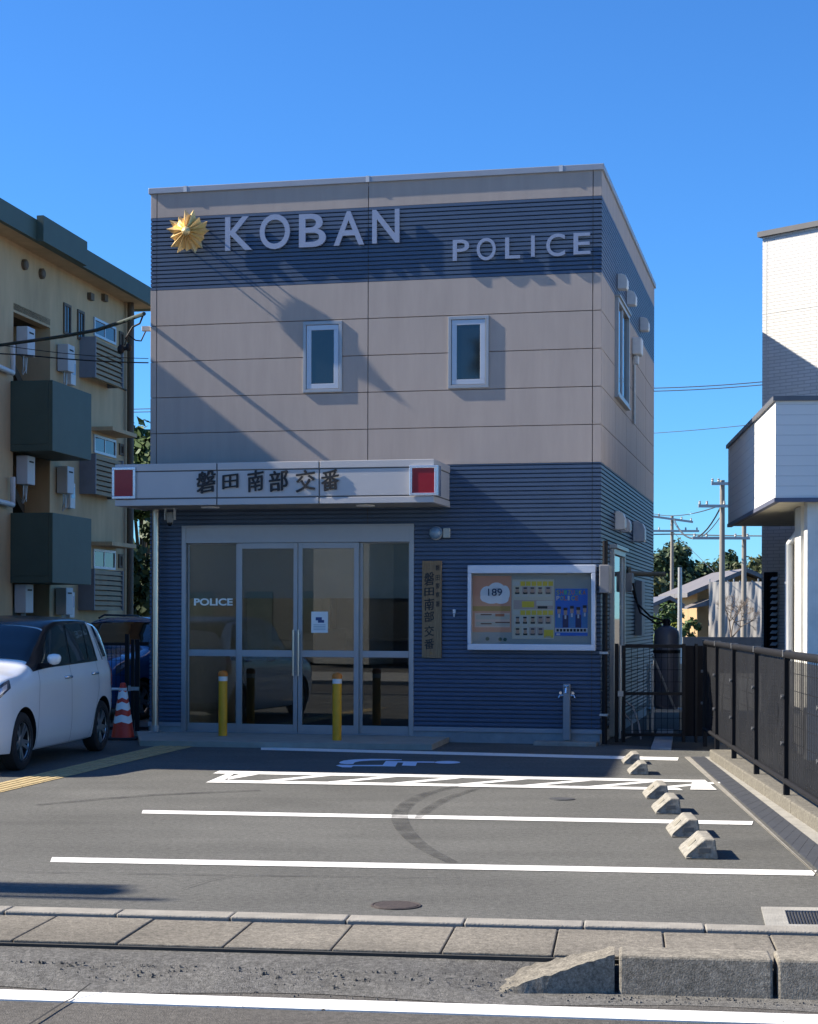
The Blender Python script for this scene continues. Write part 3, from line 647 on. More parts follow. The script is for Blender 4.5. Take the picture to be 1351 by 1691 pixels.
# ------------------------------------------------------------------ fittings on and by the facade
def facade(name, label, cat):
    return thing(name, label, cat, B0, -PSI)
nb = facade('wooden_signboard', 'weathered vertical wooden nameboard with brush lettering beside the door', 'sign')
u0, u1, z0, z1 = rect(697, 926, 729, 1086.5, .04); m = MB(); m.box(u0, u1, -.045, -.002, z0, z1); m.build('board', M_WOOD, nb, bevel=.004)
zs = [(945, 967), (970.5, 984), (988, 1008), (1009.5, 1027), (1033, 1051), (1055, 1072)]
for ch, (a, b) in zip('磐田南部交番', zs):
    p = rect(700.5 + .3, a, 717, b, .045); fit_text('brush_character', ch, M_INK, nb, *p, -.045, .003, 0, shear=.1, wob=.008, bold=.018)
for ch, yc in zip('磐田警察署', (937.5, 954, 967.5, 982, 997.5)):
    p = rect(719.5, yc-4.5, 726, yc+4.5, .045); fit_text('brush_character', ch, M_INK, nb, *p, -.045, .003, 0, shear=.08, bold=.014)
m = MB(); p = F(712, 1078, .045); m.tube([(p[0], -.044, p[1]), (p[0], -.056, p[1])], .012, 10); m.build('screw', mat('rusty_brass', (.35, .2, .07), .5, .6), nb)
# notice board with glass front
bd = facade('notice_board', 'silver framed notice board of posters on the blue siding', 'notice board')
u0, u1, z0, z1 = rect(772.5, 933, 983.5, 1074, .10); dp_ = .12; tt, tb, ts = .10, .075, .045
m = MB(); m.box(u0, u1, -dp_, -.004, z1-tt, z1); m.box(u0, u1, -dp_, -.004, z0, z0+tb); m.box(u0, u0+ts, -dp_, -.004, z0+tb, z1-tt); m.box(u1-ts*1.1, u1, -dp_, -.004, z0+tb, z1-tt)
m.build('frame', mat('pale_silver_frame', (.60, .63, .70), .4, .2, .03), bd, bevel=.006)
m = MB(); m.box(u0+ts, u1-ts, -.03, -.006, z0+tb, z1-tt); m.build('backing', mat('backing_felt', (.36, .38, .36), .9, 0, .05), bd)
m = MB(); m.box(u0+ts, u1-ts, -.100, -.096, z0+tb, z1-tt); m.build('glass_pane', clear_glass('board_glass', (.92, .93, .93), .25), bd)
P = lambda n, c: mat('print_' + n, c, .7, 0, .03)
def prect(mb, x0, y0, x1, y1, lay, mi):
    a, b, c, d = rect(x0, y0, x1, y1, .035); mb.box(a, b, -.032 - lay*.0012, -.0305 - lay*.0012 + .001, c, d, mi)
m = MB(); prect(m, 780, 951, 844.5, 1044, 0, 0)
prect(m, 781, 1001, 843, 1009, 1, 3); prect(m, 784, 1012, 842, 1036, 1, 4); prect(m, 786, 1015, 842, 1023, 2, 1); prect(m, 786, 1027, 842, 1034, 2, 1)
prect(m, 818, 1013.5, 833, 1018, 3, 5); prect(m, 818, 1027, 842, 1029, 3, 2); prect(m, 794, 1014, 812, 1016, 3, 2); prect(m, 794, 1029, 812, 1031, 3, 2)
for cx_, cy_, rx, ry in ((805, 980, 12, 12), (820, 976, 15, 14), (834, 980, 8, 13), (812, 990, 14, 7), (827, 990, 13, 7), (801, 986, 8, 8), (818, 982, 18, 12)):
    a, b = F(cx_, cy_, .035); ra = rx/133; rb = ry/133
    m.add([(a + ra*math.cos(R(k*20)), -.0335 - cx_*1e-6, b + rb*math.sin(R(k*20))) for k in range(18)], [tuple(range(18))], 6)
pl = m.build('poster', [P('salmon', (.70, .33, .21)), P('cream', (.55, .5, .42)), P('brown', (.15, .06, .04)), P('ochre', (.5, .3, .08)), P('peach', (.72, .52, .43)), P('orange', (.5, .16, .08)), P('white', (.85, .87, .9))], bd)
p = rect(806, 972, 829.5, 984, .035); fit_text('poster_lettering', '189', P('navy', (.02, .05, .13)), pl, *p, -.0345, .001, .01)
m = MB(); prect(m, 846, 957, 915, 1055, 0, 0)
for j, y in enumerate((960, 1008)):
    prect(m, 847, y, 858, y+7, 1, 1)
    for k in range(6): prect(m, 859.5 + k*9.2, y, 867.2 + k*9.2, y+7.5, 1, 2)
rng = random.Random(3)
for (y0, y1, n) in ((968.5, 981, 5), (1017, 1030, 5), (1036, 1049, 5)):
    for k in range(n):
        x = 849 + k*12.6 + rng.uniform(-.5, .5)
        if y0 > 1030 and k == 4: prect(m, x-1, 1040, 914, 1053, 1, 2); continue
        prect(m, x, y0, x+11, y1, 1, rng.choice((1, 3, 6)))
        prect(m, x+2, y1-3.5, x+9, y1, 2, rng.choice((4, 5))); prect(m, x+3, y0+3.2, x+8, y1-2.6, 3, 7); prect(m, x+2.6, y0+1.4, x+8.4, y0+4.0, 4, rng.choice((4, 4, 5)))
    for k in range(5): prect(m, 849 + k*12.6, y1+1.2, 859.5 + k*12.6, y1+4.5, 1, 1)
prect(m, 848, 991, 914, 1006, 1, 3); prect(m, 862, 993, 882, 1003, 2, 2); prect(m, 886, 992, 913, 1000, 2, 1); prect(m, 888, 1001, 904, 1005, 2, 4)
m.build('poster', [P('grey_cream', (.62, .58, .46)), P('offwhite', (.6, .6, .55)), P('yellow', (.78, .58, .06)), P('pinkish', (.5, .4, .36)), P('black', (.02, .02, .022)), P('darkgrey', (.08, .08, .09)), P('cream2', (.62, .56, .42)), P('skin', (.55, .36, .26))], bd)
m = MB(); prect(m, 917, 972, 970.5, 1050, 0, 0); prect(m, 917, 1037, 970.5, 1044.5, 1, 1); prect(m, 919, 1046, 925, 1049, 1, 1)
for k in range(5):
    x = 918.5 + k*10.6; h = (0, 2, -1, 1, -2)[k]
    prect(m, x, 1014+h, x+9.6, 1036.5, 1 + k*.1, (3, 2, 3, 2, 3)[k]); prect(m, x+2, 1005+h, x+7.6, 1013.5+h, 2, 4); prect(m, x+1.6, 1001.5+h, x+8, 1006+h, 3, 5); prect(m, x+3.4, 1014+h, x+6.2, 1020+h, 3, 1)
for k in range(9): prect(m, 919 + k*5.6, 1038.5, 923 + k*5.6, 1043, 2, 5)
pb = m.build('poster', [P('royal', (.012, .15, .60)), P('pwhite', (.6, .63, .68)), P('navycloth', (.012, .03, .12)), P('bluecloth', (.05, .22, .48)), P('skin2', (.45, .32, .26)), P('hair', (.012, .012, .02))], bd)
for i, ch in enumerate('SHIZUOKA'):
    p = rect(919 + i*6.2, 974.5, 924 + i*6.2, 982, .035); fit_text('poster_lettering', ch, P(('lime', 'orange2', 'teal')[i % 3], ((.35, .45, .05), (.55, .2, .03), (.05, .4, .3))[i % 3]), pb, *p, -.0345, .001, .015)
for i, ch in enumerate('POLICE'):
    p = rect(919 + i*6.2, 984, 924 + i*6.2 - (2 if ch == 'I' else 0), 991.5, .035); fit_text('poster_lettering', ch, P(('pale', 'lime', 'orange2')[i % 3], ((.6, .64, .6), (.35, .45, .05), (.55, .2, .03))[i % 3]), pb, *p, -.0345, .001, .015)
m = MB()
for px, py in ((785, 1055), (806, 1055.5), (814, 1056)):
    a, b = F(px+20, py, .04); m.lathe([(.022, 0), (.022, .012)], 12, Matrix.Translation((a, -.03, b)) @ Matrix.Rotation(R(90), 4, 'X'))
m.each('magnet', mat('green_magnet', (.03, .09, .07), .5), bd)
# round wall lamp, box, tap outlet, camera
lp = facade('wall_lamp', 'round glass wall lamp right of the entrance header', 'lamp'); a, b = F(718.5, 880, .08)
Mr = Matrix.Translation((a, -.004, b)) @ Matrix.Rotation(R(90), 4, 'X')
m = MB(); m.lathe([(.085, 0), (.085, .03), (.06, .035)], 20, Mr); m.build('lamp_base', M_ALU, lp, smooth=40)
m = MB(); m.lathe([(.055, .034), (.074, .05), (.078, .08), (.062, .115), (.03, .132), (.006, .136)], 24, Mr); m.build('lamp_globe', mat('blue_grey_globe', (.16, .26, .36), .15, 0, .05, coat=.5), lp, smooth=60)
u0, u1, z0, z1 = rect(731.5, 872, 742.5, 888, .06); m = MB(); m.box(u0, u1, -.06, -.003, z0, z1)
o = m.build('sensor_box', mat('cream_box', (.42, .44, .40), .5), None, bevel=.006); o.location = B0; o.rotation_euler = (0, 0, -PSI); tag(o, 'small cream box on the siding beside the round lamp', 'sensor')
u0, u1, z0, z1 = rect(747.5, 1006, 752.5, 1016, .05); m = MB(); m.box(u0, u1, -.05, -.003, z0+.02, z1); m.box(u0+.01, u1-.01, -.06, -.01, z0-.02, z0+.019)
o = m.build('flag_bracket', M_ALU_L, None, bevel=.004); o.location = B0; o.rotation_euler = (0, 0, -PSI); tag(o, 'tiny silver bracket on the siding between nameboard and notice board', 'bracket')
cc = facade('security_camera', 'dome security camera in a white bracket under the canopy', 'camera'); a, b = F(281, 852, .35); y = -.35
m = MB(); m.box(a-.085, a+.085, y-.05, y+.05, b+.09, b+.105); m.box(a-.068, a-.055, y-.03, y+.03, b-.05, b+.09); m.box(a+.055, a+.068, y-.03, y+.03, b-.05, b+.09)
m.box(a-.03, a+.03, y+.02, -.003, b+.1051, b+.13); m.build('bracket', M_WHITE_S, cc, bevel=.003)
m = MB(); m.lathe([(.01, -.115), (.03, -.105), (.042, -.07), (.052, -.03), (.05, .03), (.03, .05)], 20, Matrix.Translation((a, y, b))); m.build('camera_body', mat('camera_grey', (.3, .31, .31), .4), cc, smooth=60)
m = MB(); m.lathe([(.006, -.13), (.022, -.122), (.033, -.10), (.036, -.085)], 16, Matrix.Translation((a, y-.012, b))); m.build('lens_dome', M_CARGLASS, cc, smooth=60)
# bollards
def bollard(px, py, label, first=[]):
    g = G(px, py, .065)
    if first:
        o = copy_tree(first[0]); o.location = (g.x, g.y, .065); o['label'] = label; return o
    t = thing('bollard', label, 'bollard', (g.x, g.y, .065), 0, 'yellow bollards before the entrance')
    m = MB(); m.lathe([(.055, -.03), (.055, .74)], 24); m.build('post', M_YEL, t, smooth=40)
    m = MB(); m.lathe([(.0565, .68), (.0565, .735)], 24); m.build('reflective_band', M_REFL, t, smooth=40)
    m = MB(); m.lathe([(.061, .742), (.061, .775), (.045, .80), (.012, .81)], 24); m.build('cap', M_ORG, t, smooth=40)
    first.append(t); return t
bollard(368, 1215, 'yellow bollard standing between the canopy post and the door, before fixed glass'); bollard(556.5, 1222.5, 'yellow bollard standing before the sliding door with the white notice')
# standpipe
g = G(936, 1222, .06); st = thing('standpipe', 'grey garden standpipe with two taps on a concrete pad', 'water tap', (g.x, g.y, 0), -PSI)
m = MB(); m.box(-.042, .042, -.042, .042, .06, .74); m.build('column', mat('grey_post', (.24, .26, .28), .5), st, bevel=.006)
m = MB(); m.box(-.38, .38, -.20, .16, -.02, .045); m.build('pad', M_CONC, st, bevel=.01)
m = MB()
for s in (-1, 1):
    m.tube([(s*.042, 0, .60), (s*.085, 0, .60), (s*.10, -.01, .57)], .012, 8); m.tube([(s*.075, -.02, .63), (s*.075, .02, .63)], .018, 8)
m.tube([(0, -.042, .68), (0, -.085, .68), (0, -.10, .63)], .014, 8); m.tube([(-.03, -.06, .715), (.03, -.06, .715)], .009, 8); m.tube([(0, -.06, .68), (0, -.06, .715)], .009, 8)
m.build('tap', M_CHROME, st, smooth=40)
# wheel stops
def stop_mesh():
    m = MB(); L, W0, H = .52, .225, .140
    pr = [(-W0/2, 0), (W0/2, 0), (W0/2-.018, H), (W0/2-.095, H), (-W0/2+.012, .032), (-W0/2, .022)]
    a = [(x, -L/2 + (.012 if z > .03 else 0), z) for x, z in pr]; b = [(x, L/2 - (.012 if z > .03 else 0), z) for x, z in pr]; n = len(pr)
    m.add(a + b, [tuple(range(n)), tuple(range(n, 2*n))[::-1]] + [((i+1)%n, i, n+i, n+(i+1)%n) for i in range(n)]); return m
first = None
WS = [(1046, 1262.5, .80), (1058, 1280, .82), (1089, 1320, .87), (1107.5, 1345, .9), (1136.5, 1383.5, .91), (1163, 1419.5, .92)]
WL = ['farthest concrete wheel stop, at the tip of the building shadow', 'second farthest concrete wheel stop, beside the farthest one', 'concrete wheel stop standing on the end of the hatched bay', 'concrete wheel stop just before the hatched bay, left of the drain', 'concrete wheel stop on the middle parking line', 'nearest concrete wheel stop, by the front parking line']
for (px, py, s), lb in zip(WS, WL):
    g = G(px, py)
    if first is None:
        first = thing('wheel_stop', lb, 'wheel stop', (0,0,0), R(-3.5), 'concrete wheel stops')
        stop_mesh().build('block', M_STOP, first, bevel=.010, fix=True)
        m = MB(); Mx = Matrix.Translation((-.045, 0, .0865)) @ Matrix.Rotation(R(-46), 4, 'Y')
        m.box(-.035, .035, -.055, .055, -.006, .0025, 0, Mx); m.build('reflector', mat('stop_reflector', (.26, .235, .18), .5), first, bevel=.002)
        m = MB(); m.box(-.02, .06, -.2595, -.245, .045, .08); m.build('maker_plate', mat('stop_recess', (.17, .16, .14), .8), first)
        o = first
    else: o = copy_tree(first)
    o.location = (g.x, g.y + .26*s, 0); o['label'] = lb; o.scale = (s, s, s)
# manhole covers and the grate at the right
for px, py, w, lb in ((654, 1496, .135, 'round rusty cover in the asphalt near the edging stones'), (928, 1320, .11, 'small round cover in the bay left of the wheel stops')):
    g = G(px, py); m = MB(); m.lathe([(w, -.02), (w, .006), (w*.93, .007), (w*.92, .004), (w*.88, .004), (w*.87, .0075), (.02, .0075)], 32, Matrix.Translation((g.x, g.y, 0)))
    o = m.build('manhole_cover', mat('cast_iron_cover', (.062, .048, .042), .7, .2, .3, 30, .6, 60) if w > .12 else mat('grey_cover', (.07, .07, .07), .7, .2, .3, 30), None, smooth=30); tag(o, lb, 'manhole cover')
dg_ = thing('drain_grate', 'concrete framed steel drain grate at the right edge of the lot', 'drain', (0, 0, 0))
q = [G(1257, 1500), G(1420, 1502), G(1440, 1536), G(1265, 1533)]; i_ = [G(1296, 1506), G(1420, 1508), G(1430, 1531), G(1303, 1529)]
m = MB()
for k in range(4):
    a, b, c, d = q[k], q[(k+1)%4], i_[(k+1)%4], i_[k]; m.slab([(v.x, v.y) for v in (a, b, c, d)], -.05, .009)
m.build('frame', M_CONC, dg_)
m = MB(); m.slab([(v.x, v.y) for v in i_], -.05, -.03)
for k in range(24):
    t = k/24; a, b = i_[0].lerp(i_[1], t), i_[3].lerp(i_[2], t); c, d = i_[0].lerp(i_[1], t+.016), i_[3].lerp(i_[2], t+.016)
    m.slab([(v.x, v.y) for v in (a, c, d, b)], -.03, .006)
m.build('grate', mat('steel_grate', (.08, .085, .1), .5, .7), dg_)
#PART2
# ------------------------------------------------------------------ apartment block at the left
AD = R(9.7); A0 = Vector((-6.085, 37.5, 0)); AW = Vector((-math.sin(AD), -math.cos(AD), 0)); AN = Vector((math.cos(AD), -math.sin(AD), 0))
ALEN = 19.15
def Ap(px, py, off=0.0):                    # (distance from the far corner, height) on the side wall
    d = ray(px, py); b = A0 + AN * off; t = (b - CAM).dot(AN) / d.dot(AN); p = CAM + d * t
    return (p - A0).dot(AW), p.z
# local axes: x = along the wall from the far corner toward the camera, y = out of the wall, z up
AB = thing('apartment_block', 'tan three storey apartment block with dark green roof edge and landings', 'apartment block', A0)
AB.matrix_world = Matrix(((AW.x, AN.x, 0, A0.x), (AW.y, AN.y, 0, A0.y), (0, 0, 1, 0), (0, 0, 0, 1))) if AW.cross(AN).z > 0 else Matrix(((AW.x, -AN.x, 0, A0.x), (AW.y, -AN.y, 0, A0.y), (0, 0, 1, 0), (0, 0, 0, 1)))
YS = 1 if AW.cross(AN).z > 0 else -1
def ab(mb, x0, x1, y0, y1, z0, z1, mi=0): mb.box(x0, x1, y0*YS, y1*YS, z0, z1, mi)
M_TAN = mat('tan_render', (.54, .385, .22), .85, 0, .2, 1.2, .15, 60, stretch=(1.5, 1.5, .4)); M_GREEN = mat('dark_green_paint', (.062, .092, .072), .6, 0, .1, 2)
M_BROWN = mat('brown_pipe', (.12, .085, .055), .6); M_DARKIN = mat('dark_recess', (.10, .08, .055), .9)
x87, x151 = Ap(18, 700)[0], Ap(151, 700, .8)[0]
ox0, ox1 = Ap(83, 560)[0], Ap(22, 560)[0]                     # stair opening
zt3 = Ap(50, 527)[1]
EZ0, EZ1 = 8.29, 8.62
m = MB()
ab(m, 0, ox0, -9, 0, -.1, EZ0); ab(m, ox1, ALEN, -9, 0, -.1, EZ0); ab(m, ox0, ox1, -.2, 0, zt3, EZ0); ab(m, ox0, ox1, -9, -1.6, -.1, EZ0); ab(m, ox0, ox1, -1.6, -.2, zt3+.4, EZ0)
m.build('wall', M_TAN, AB)
m = MB()
for z in (2.55, 4.85, 7.2): ab(m, ox0+.001, ox1-.001, -1.59, -.0, z-.12, z)
# stair flights seen in the openings
for z in (1.3, 3.65, 5.95):
    m.hexa([Vector((ox0+.01, -1.2*YS, z-.2)), Vector((ox1-.01, -1.2*YS, z+1.0)), Vector((ox1-.01, -.5*YS, z+1.0)), Vector((ox0+.01, -.5*YS, z-.2))],
           [Vector((ox0+.01, -1.2*YS, z)), Vector((ox1-.01, -1.2*YS, z+1.25)), Vector((ox1-.01, -.5*YS, z+1.25)), Vector((ox0+.01, -.5*YS, z))])
m.build('stair', M_DARKIN, AB, fix=True)
m = MB(); ab(m, -.45, ALEN+.45, -9.3, .46, EZ0, EZ0+.12); m.build('eave_soffit', M_TAN, AB)
m = MB(); ab(m, -.47, ALEN+.5, .461, .55, EZ0-.04, EZ1); ab(m, -.55, -.471, -9.3, .55, EZ0-.04, EZ1); ab(m, ALEN+.46, ALEN+.55, -9.3, .46, EZ0-.04, EZ1)
ab(m, -.4, ALEN+.4, -9.2, .45, EZ0+.121, EZ1-.15)
bx0, bx1 = Ap(150, 420, .75)[0], Ap(78, 380, .75)[0]
ab(m, bx0, bx1, .551, .68, EZ0-.06, EZ1+.07)
m.build('roof', M_GREEN, AB)
for (yt, yb) in ((627.5, 744.3), (846.5, 962.5)):
    xa, z1 = Ap(87, yt, .8); z0 = Ap(87, yb, .8)[1]; xb = Ap(151, yt+24, .8)[0]
    m = MB(); t = .08
    ab(m, xb, xa, .0, .72, z0, z0+.12); ab(m, xb, xa, .72, .80, z0, z1); ab(m, xb, xb+t, .001, .719, z0+.121, z1); ab(m, xa-t, xa, .001, .719, z0+.121, z1)
    m.build('stair_landing', M_GREEN, AB, bevel=.006)
def awin(x0, y0, x1, y1, shelf=False, frame=None):
    a, zt = Ap(x1, y0); b = Ap(x0, y1)[0]; zt = Ap((x0+x1)/2, y0)[1]; zb = Ap((x0+x1)/2, y1)[1]
    m = MB(); t = .05
    ab(m, a, b, -.02, .03, zb, zb+t); ab(m, a, b, -.02, .03, zt-t, zt); ab(m, a, a+t, -.02, .03, zb+t, zt-t); ab(m, b-t, b, -.02, .03, zb+t, zt-t); ab(m, (a+b)/2-.02, (a+b)/2+.02, -.02, .02, zb+t, zt-t)
    f = m.build('window', frame or M_ALU_L, AB)
    m = MB(); ab(m, a+t, b-t, .004, .01, zb+t, zt-t); m.build('pane', M_GLASS_D, f)
    if shelf:
        m = MB(); ab(m, a-.1, b+.1, 0, .45, zt+.06, zt+.14); m.build('window_canopy', M_TAN, f)
    return a, b, zb, zt
M_LOUV = mat('brown_louvre', (.32, .25, .16), .7, 0, .15, 4)
def louvre(x0, y0, x1, y1):                                # slatted screen standing off the wall
    a, b = Ap(x1, y0, .3)[0], Ap(x0, y0, .3)[0]; zm = (x0+x1)/2; zt, zb = Ap(zm, y0, .3)[1], Ap(zm, y1, .3)[1]
    m = MB(); n = 8; h = (zt-zb)/n
    for k in range(n):
        z = zb + k*h
        ab(m, a, b, .24, .30, z, z+h*.78); ab(m, a, b, .301, .33, z, z+h*.2)
    f = m.build('louvre_screen', M_LOUV, AB, fix=True)
    m = MB(); ab(m, b, b+.04, 0, .34, zb, zt); ab(m, a-.04, a, 0, .34, zb, zt); m.each('screen_frame', mat('louvre_frame', (.22, .23, .26), .6), f)
awin(154, 532, 190, 562); awin(154, 722, 190, 752, True); awin(153, 908, 189, 940, True)
louvre(156, 566, 200, 632); louvre(156, 755, 200, 820); louvre(154, 941, 200, 1008)
for (a, b, c, d) in ((104, 502, 116, 553), (127, 513, 138, 562), (196, 548, 203, 575), (196, 733, 203, 752), (195, 915, 201, 938)): awin(a, b, c, d, False, M_BROWN)
for px, py in ((38.5, 437), (67, 452)):
    x, z = Ap(px, py); m = MB(); m.lathe([(.10, 0), (.10, .06), (.07, .08)], 16, Matrix.Translation((x, 0, z)) @ Matrix.Rotation(R(-90*YS), 4, 'X')); m.build('vent_cover', M_BROWN, AB)
for px, py in ((147, 490), (170, 492)):
    x, z = Ap(px, py); m = MB(); ab(m, x-.1, x+.1, 0, .08, z-.07, z+.07); m.build('vent_grille', M_BROWN, AB)
m = MB(); xx, zz = Ap(216, 520, .12)[0], Ap(216, 512, .12)[1]
m.tube([(xx, .12*YS, EZ0), (xx, .12*YS, .0)], .075, 12); rp = m.build('downpipe', M_BROWN, AB, smooth=40)
m = MB()
for z in (1.2, 3.0, 4.7, 6.4): ab(m, xx-.04, xx+.45, 0, .03, z, z+.03)
m.each('pipe_bracket', M_BROWN, rp)
m = MB(); a, z0 = Ap(18, 620, .1); 
for py in (612, 832): z = Ap(10, py, .1)[1]; x = Ap(21, py, .1)[0]; m.tube([(x, .1*YS, z+.5), (x, .1*YS, z), (x+4.5, .1*YS, z+.16)], .05, 10)
m.each('white_pipe', M_WHITE_S, AB, smooth=40)
# water heaters and meters on the apartment wall
M_HEAT = mat('heater_white', (.52, .53, .54), .5, 0, .05, 4)
hs_ = [(38, 534, 581, 'top left'), (106, 563, 608, 'top right'), (38, 753, 797, 'mid'), (105, 767, 812, 'mid'), (35, 967, 1012, 'low'), (103, 970, 1015, 'low')]
hl = ['white water heater at the near side of the top stair opening', 'white water heater right of the top stair opening', 'white water heater at the near side of the middle stair opening', 'white water heater right of the middle stair opening', 'white water heater above the windscreen of the white car', 'white water heater right of the lowest stair opening, above the white car']
ho = None
for (px, y0, y1, _), lb in zip(hs_, hl):
    x = Ap(px-13, y0)[0]; zt, zb = Ap(px-6, y0, .22)[1], Ap(px-6, y1, .22)[1]
    if ho is None:
        ho = thing('water_heater', lb, 'water heater', (0,0,0), 0, 'water heaters on the apartment wall'); H = zt - zb
        m = MB(); m.box(-.36, 0, .02, .24, 0, .52); m.build('case', M_HEAT, ho, bevel=.012)
        m = MB(); m.box(-.28, -.08, .2401, .246, .40, .43); m.build('flue_slot', M_BLACK, ho)
        m = MB(); m.tube([(-.1, .12, 0), (-.1, .12, -.2), (-.14, .08, -.32)], .015, 6); m.tube([(-.2, .12, 0), (-.2, .12, -.25), (-.16, .08, -.34)], .012, 6); m.tube([(-.27, .12, 0), (-.27, .1, -.3)], .012, 6); m.build('pipes', M_GALV, ho)
        o = ho
    else: o = copy_tree(ho)
    p = A0 + AW * x; o.location = (p.x, p.y, zb); o['label'] = lb
    o.rotation_euler = (0, 0, math.atan2(-AN.x, AN.y)); 
ml = ['pale meter box right of the top landing heater', 'pale meter box right of the middle landing heater', 'pale meter box right of the lowest landing heater']
mo = None
for (px, y0, y1), lb in zip(((112, 592, 636), (111, 790, 840), (110, 982, 1020)), ml):
    x = Ap(px, y0)[0]; zt, zb = Ap(px, y0)[1], Ap(px, y1)[1]; p = A0 + AW * x
    if mo is None:
        mo = thing('meter_box', lb, 'meter box', (0,0,0), 0, 'meter boxes on the apartment wall'); m = MB(); m.box(-.13, .13, .0, .12, 0, .5); m.build('case', M_WHITE_S, mo, bevel=.01)
        m = MB(); m.box(-.09, .09, .1201, .126, .2, .42); m.build('meter_window', mat('meter_glass', (.3, .45, .6), .1, 0, .02), mo); o = mo
    else: o = copy_tree(mo)
    o.location = (p.x, p.y, zb); o['label'] = lb; o.rotation_euler = (0, 0, math.atan2(-AN.x, AN.y))
# ------------------------------------------------------------------ white house at the right
M_TILE = bricks('white_tile_wall', (.60, .585, .55), (.66, .645, .61), (.43, .42, .40), .20, .048, .006)
M_SIDE = bricks('white_lap_siding', (.74, .73, .70), (.74, .73, .70), (.62, .62, .60), 3.0, .11, .005)
HA = R(47); H0 = Vector((5.005, 24.5, 0))
WH = thing('white_house', 'white tiled modern house with boxed balcony behind the black fence', 'house', (0, 0, 0))
Mh = Matrix.Translation(H0) @ Matrix.Rotation(-HA, 4, 'Z')
def hpart(name, boxes, mt, M, parent=WH, bevel=0):
    m = MB()
    for b in boxes: m.box(*b)
    o = m.build(name, mt, parent, bevel=bev_(bevel)); o.matrix_local = M; return o
def bev_(b): return b
hz = at(1257, 392, 24.5).z; 
hpart('wall', [(0, 7, 0, 5, -.1, hz)], M_TILE, Mh)
hpart('roof', [(-.05, 7.05, -.06, 5.05, hz, hz+.075)], mat('grey_fascia', (.085, .085, .09), .6), Mh)
hpart('wall_joint', [(.06, .075, -.004, -.001, 0, hz-.001)] + [(0, 7, -.004, -.001, z, z+.012) for z in (2.9, 4.75, 5.85)], mat('pale_joint', (.55, .54, .5), .8), Mh)
# louvred window low on the tiled wall
def Hp(px, py):
    n = Vector((-math.sin(HA), -math.cos(HA), 0)); e = Vector((math.cos(HA), -math.sin(HA), 0)); d = ray(px, py); t = (H0 - CAM).dot(n) / d.dot(n); p = CAM + d*t; return (p - H0).dot(e), p.z
a, zt = Hp(1265, 945); b, zb = Hp(1284, 1078)
lw = hpart('louvre_window', [(a, a+.06, -.05, .0, zb, zt), (b-.04, b, -.05, 0, zb, zt), (a+.06, b-.04, -.05, 0, zt-.05, zt), (a+.06, b-.04, -.03, -.001, zb, zt-.05)], M_BLACK, Mh)
m = MB(); n = 13; h = (zt-.05-zb)/n
for k in range(n):
    z = zb + k*h; m.hexa([Vector((a+.24, -.10, z+.02)), Vector((b-.06, -.10, z+.02)), Vector((b-.06, -.09, z+.02)), Vector((a+.24, -.09, z+.02))], [Vector((a+.24, -.045, z+h*.8)), Vector((b-.06, -.045, z+h*.8)), Vector((b-.06, -.035, z+h*.8)), Vector((a+.24, -.035, z+h*.8))])
o = m.build('glass_slat', mat('pale_glass_slat', (.45, .55, .6), .12, 0, .05), lw)
# balcony box
BA = math.atan(.088); P1 = Vector((3.954, 18.64, 0)); Mb = Matrix.Translation(P1) @ Matrix.Rotation(-BA, 4, 'Z')
bz0, bz1 = at(1280, 822, 18.64).z, at(1280, 662, 18.64).z
hpart('balcony', [(0, 6, 0, .12, bz0, bz1), (0, .12, .12, 5.3, bz0, bz1), (.12, 6, .12, 5.3, bz0, bz0+.15)], M_SIDE, Mb)
hpart('balcony_coping', [(-.03, 6, -.03, .15, bz1, bz1+.05), (-.03, .15, .15, 5.33, bz1, bz1+.05)], mat('dark_coping', (.12, .125, .14), .5), Mb)
hpart('balcony_trim', [(-.012, 6, -.012, .05, bz0-.045, bz0), (-.012, .05, .05, 5.31, bz0-.045, bz0)], mat('dark_trim', (.10, .11, .16), .6), Mb)
hpart('balcony_soffit', [(.05, 6, .05, 5.3, bz0-.03, bz0-.002)], mat('bounce_tinted_soffit', (.58, .52, .38), .8), Mb)  # warm tint paints in the yellow light bounced up from the ground
hpart('overflow_outlet', [(.62, .70, -.05, -.001, bz0+.62, bz0+.72), (.64, .68, -.05, -.001, bz0+.5, bz0+.62)], M_WHITE, Mb, bevel=.01)
# ground floor below the balcony
def Bx(px, y): return (at(px, 1000, 1).x * 0 + px)
Gm = Mb
hpart('ground_floor_wall', [(.48, 6, .14, 1.9, -.1, bz0-.03)], mat('ground_floor_render', (.66, .65, .62), .8, 0, .05, 4), Gm)
hpart('pilaster', [(.36, .48, .14, .40, -.1, bz0-.03), (.40, .48, .95, 1.45, -.1, bz0-.03)], mat('ground_floor_trim', (.74, .72, .66), .7), Gm)
m = MB(); 
m.tube([(.42, 2.05, 0), (.42, 2.05, bz0-.42), (.52, 1.7, bz0-.25), (.66, .7, bz0-.14), (.66, .6, bz0-.03)], .055, 14)
o = m.build('downpipe', M_WHITE, WH, smooth=50); o.matrix_local = Gm
m = MB()
for z in (.9, 1.95): m.box(.36, .62, 2.02, 2.08, z, z+.03)
m.each('pipe_clip', M_WHITE, o)
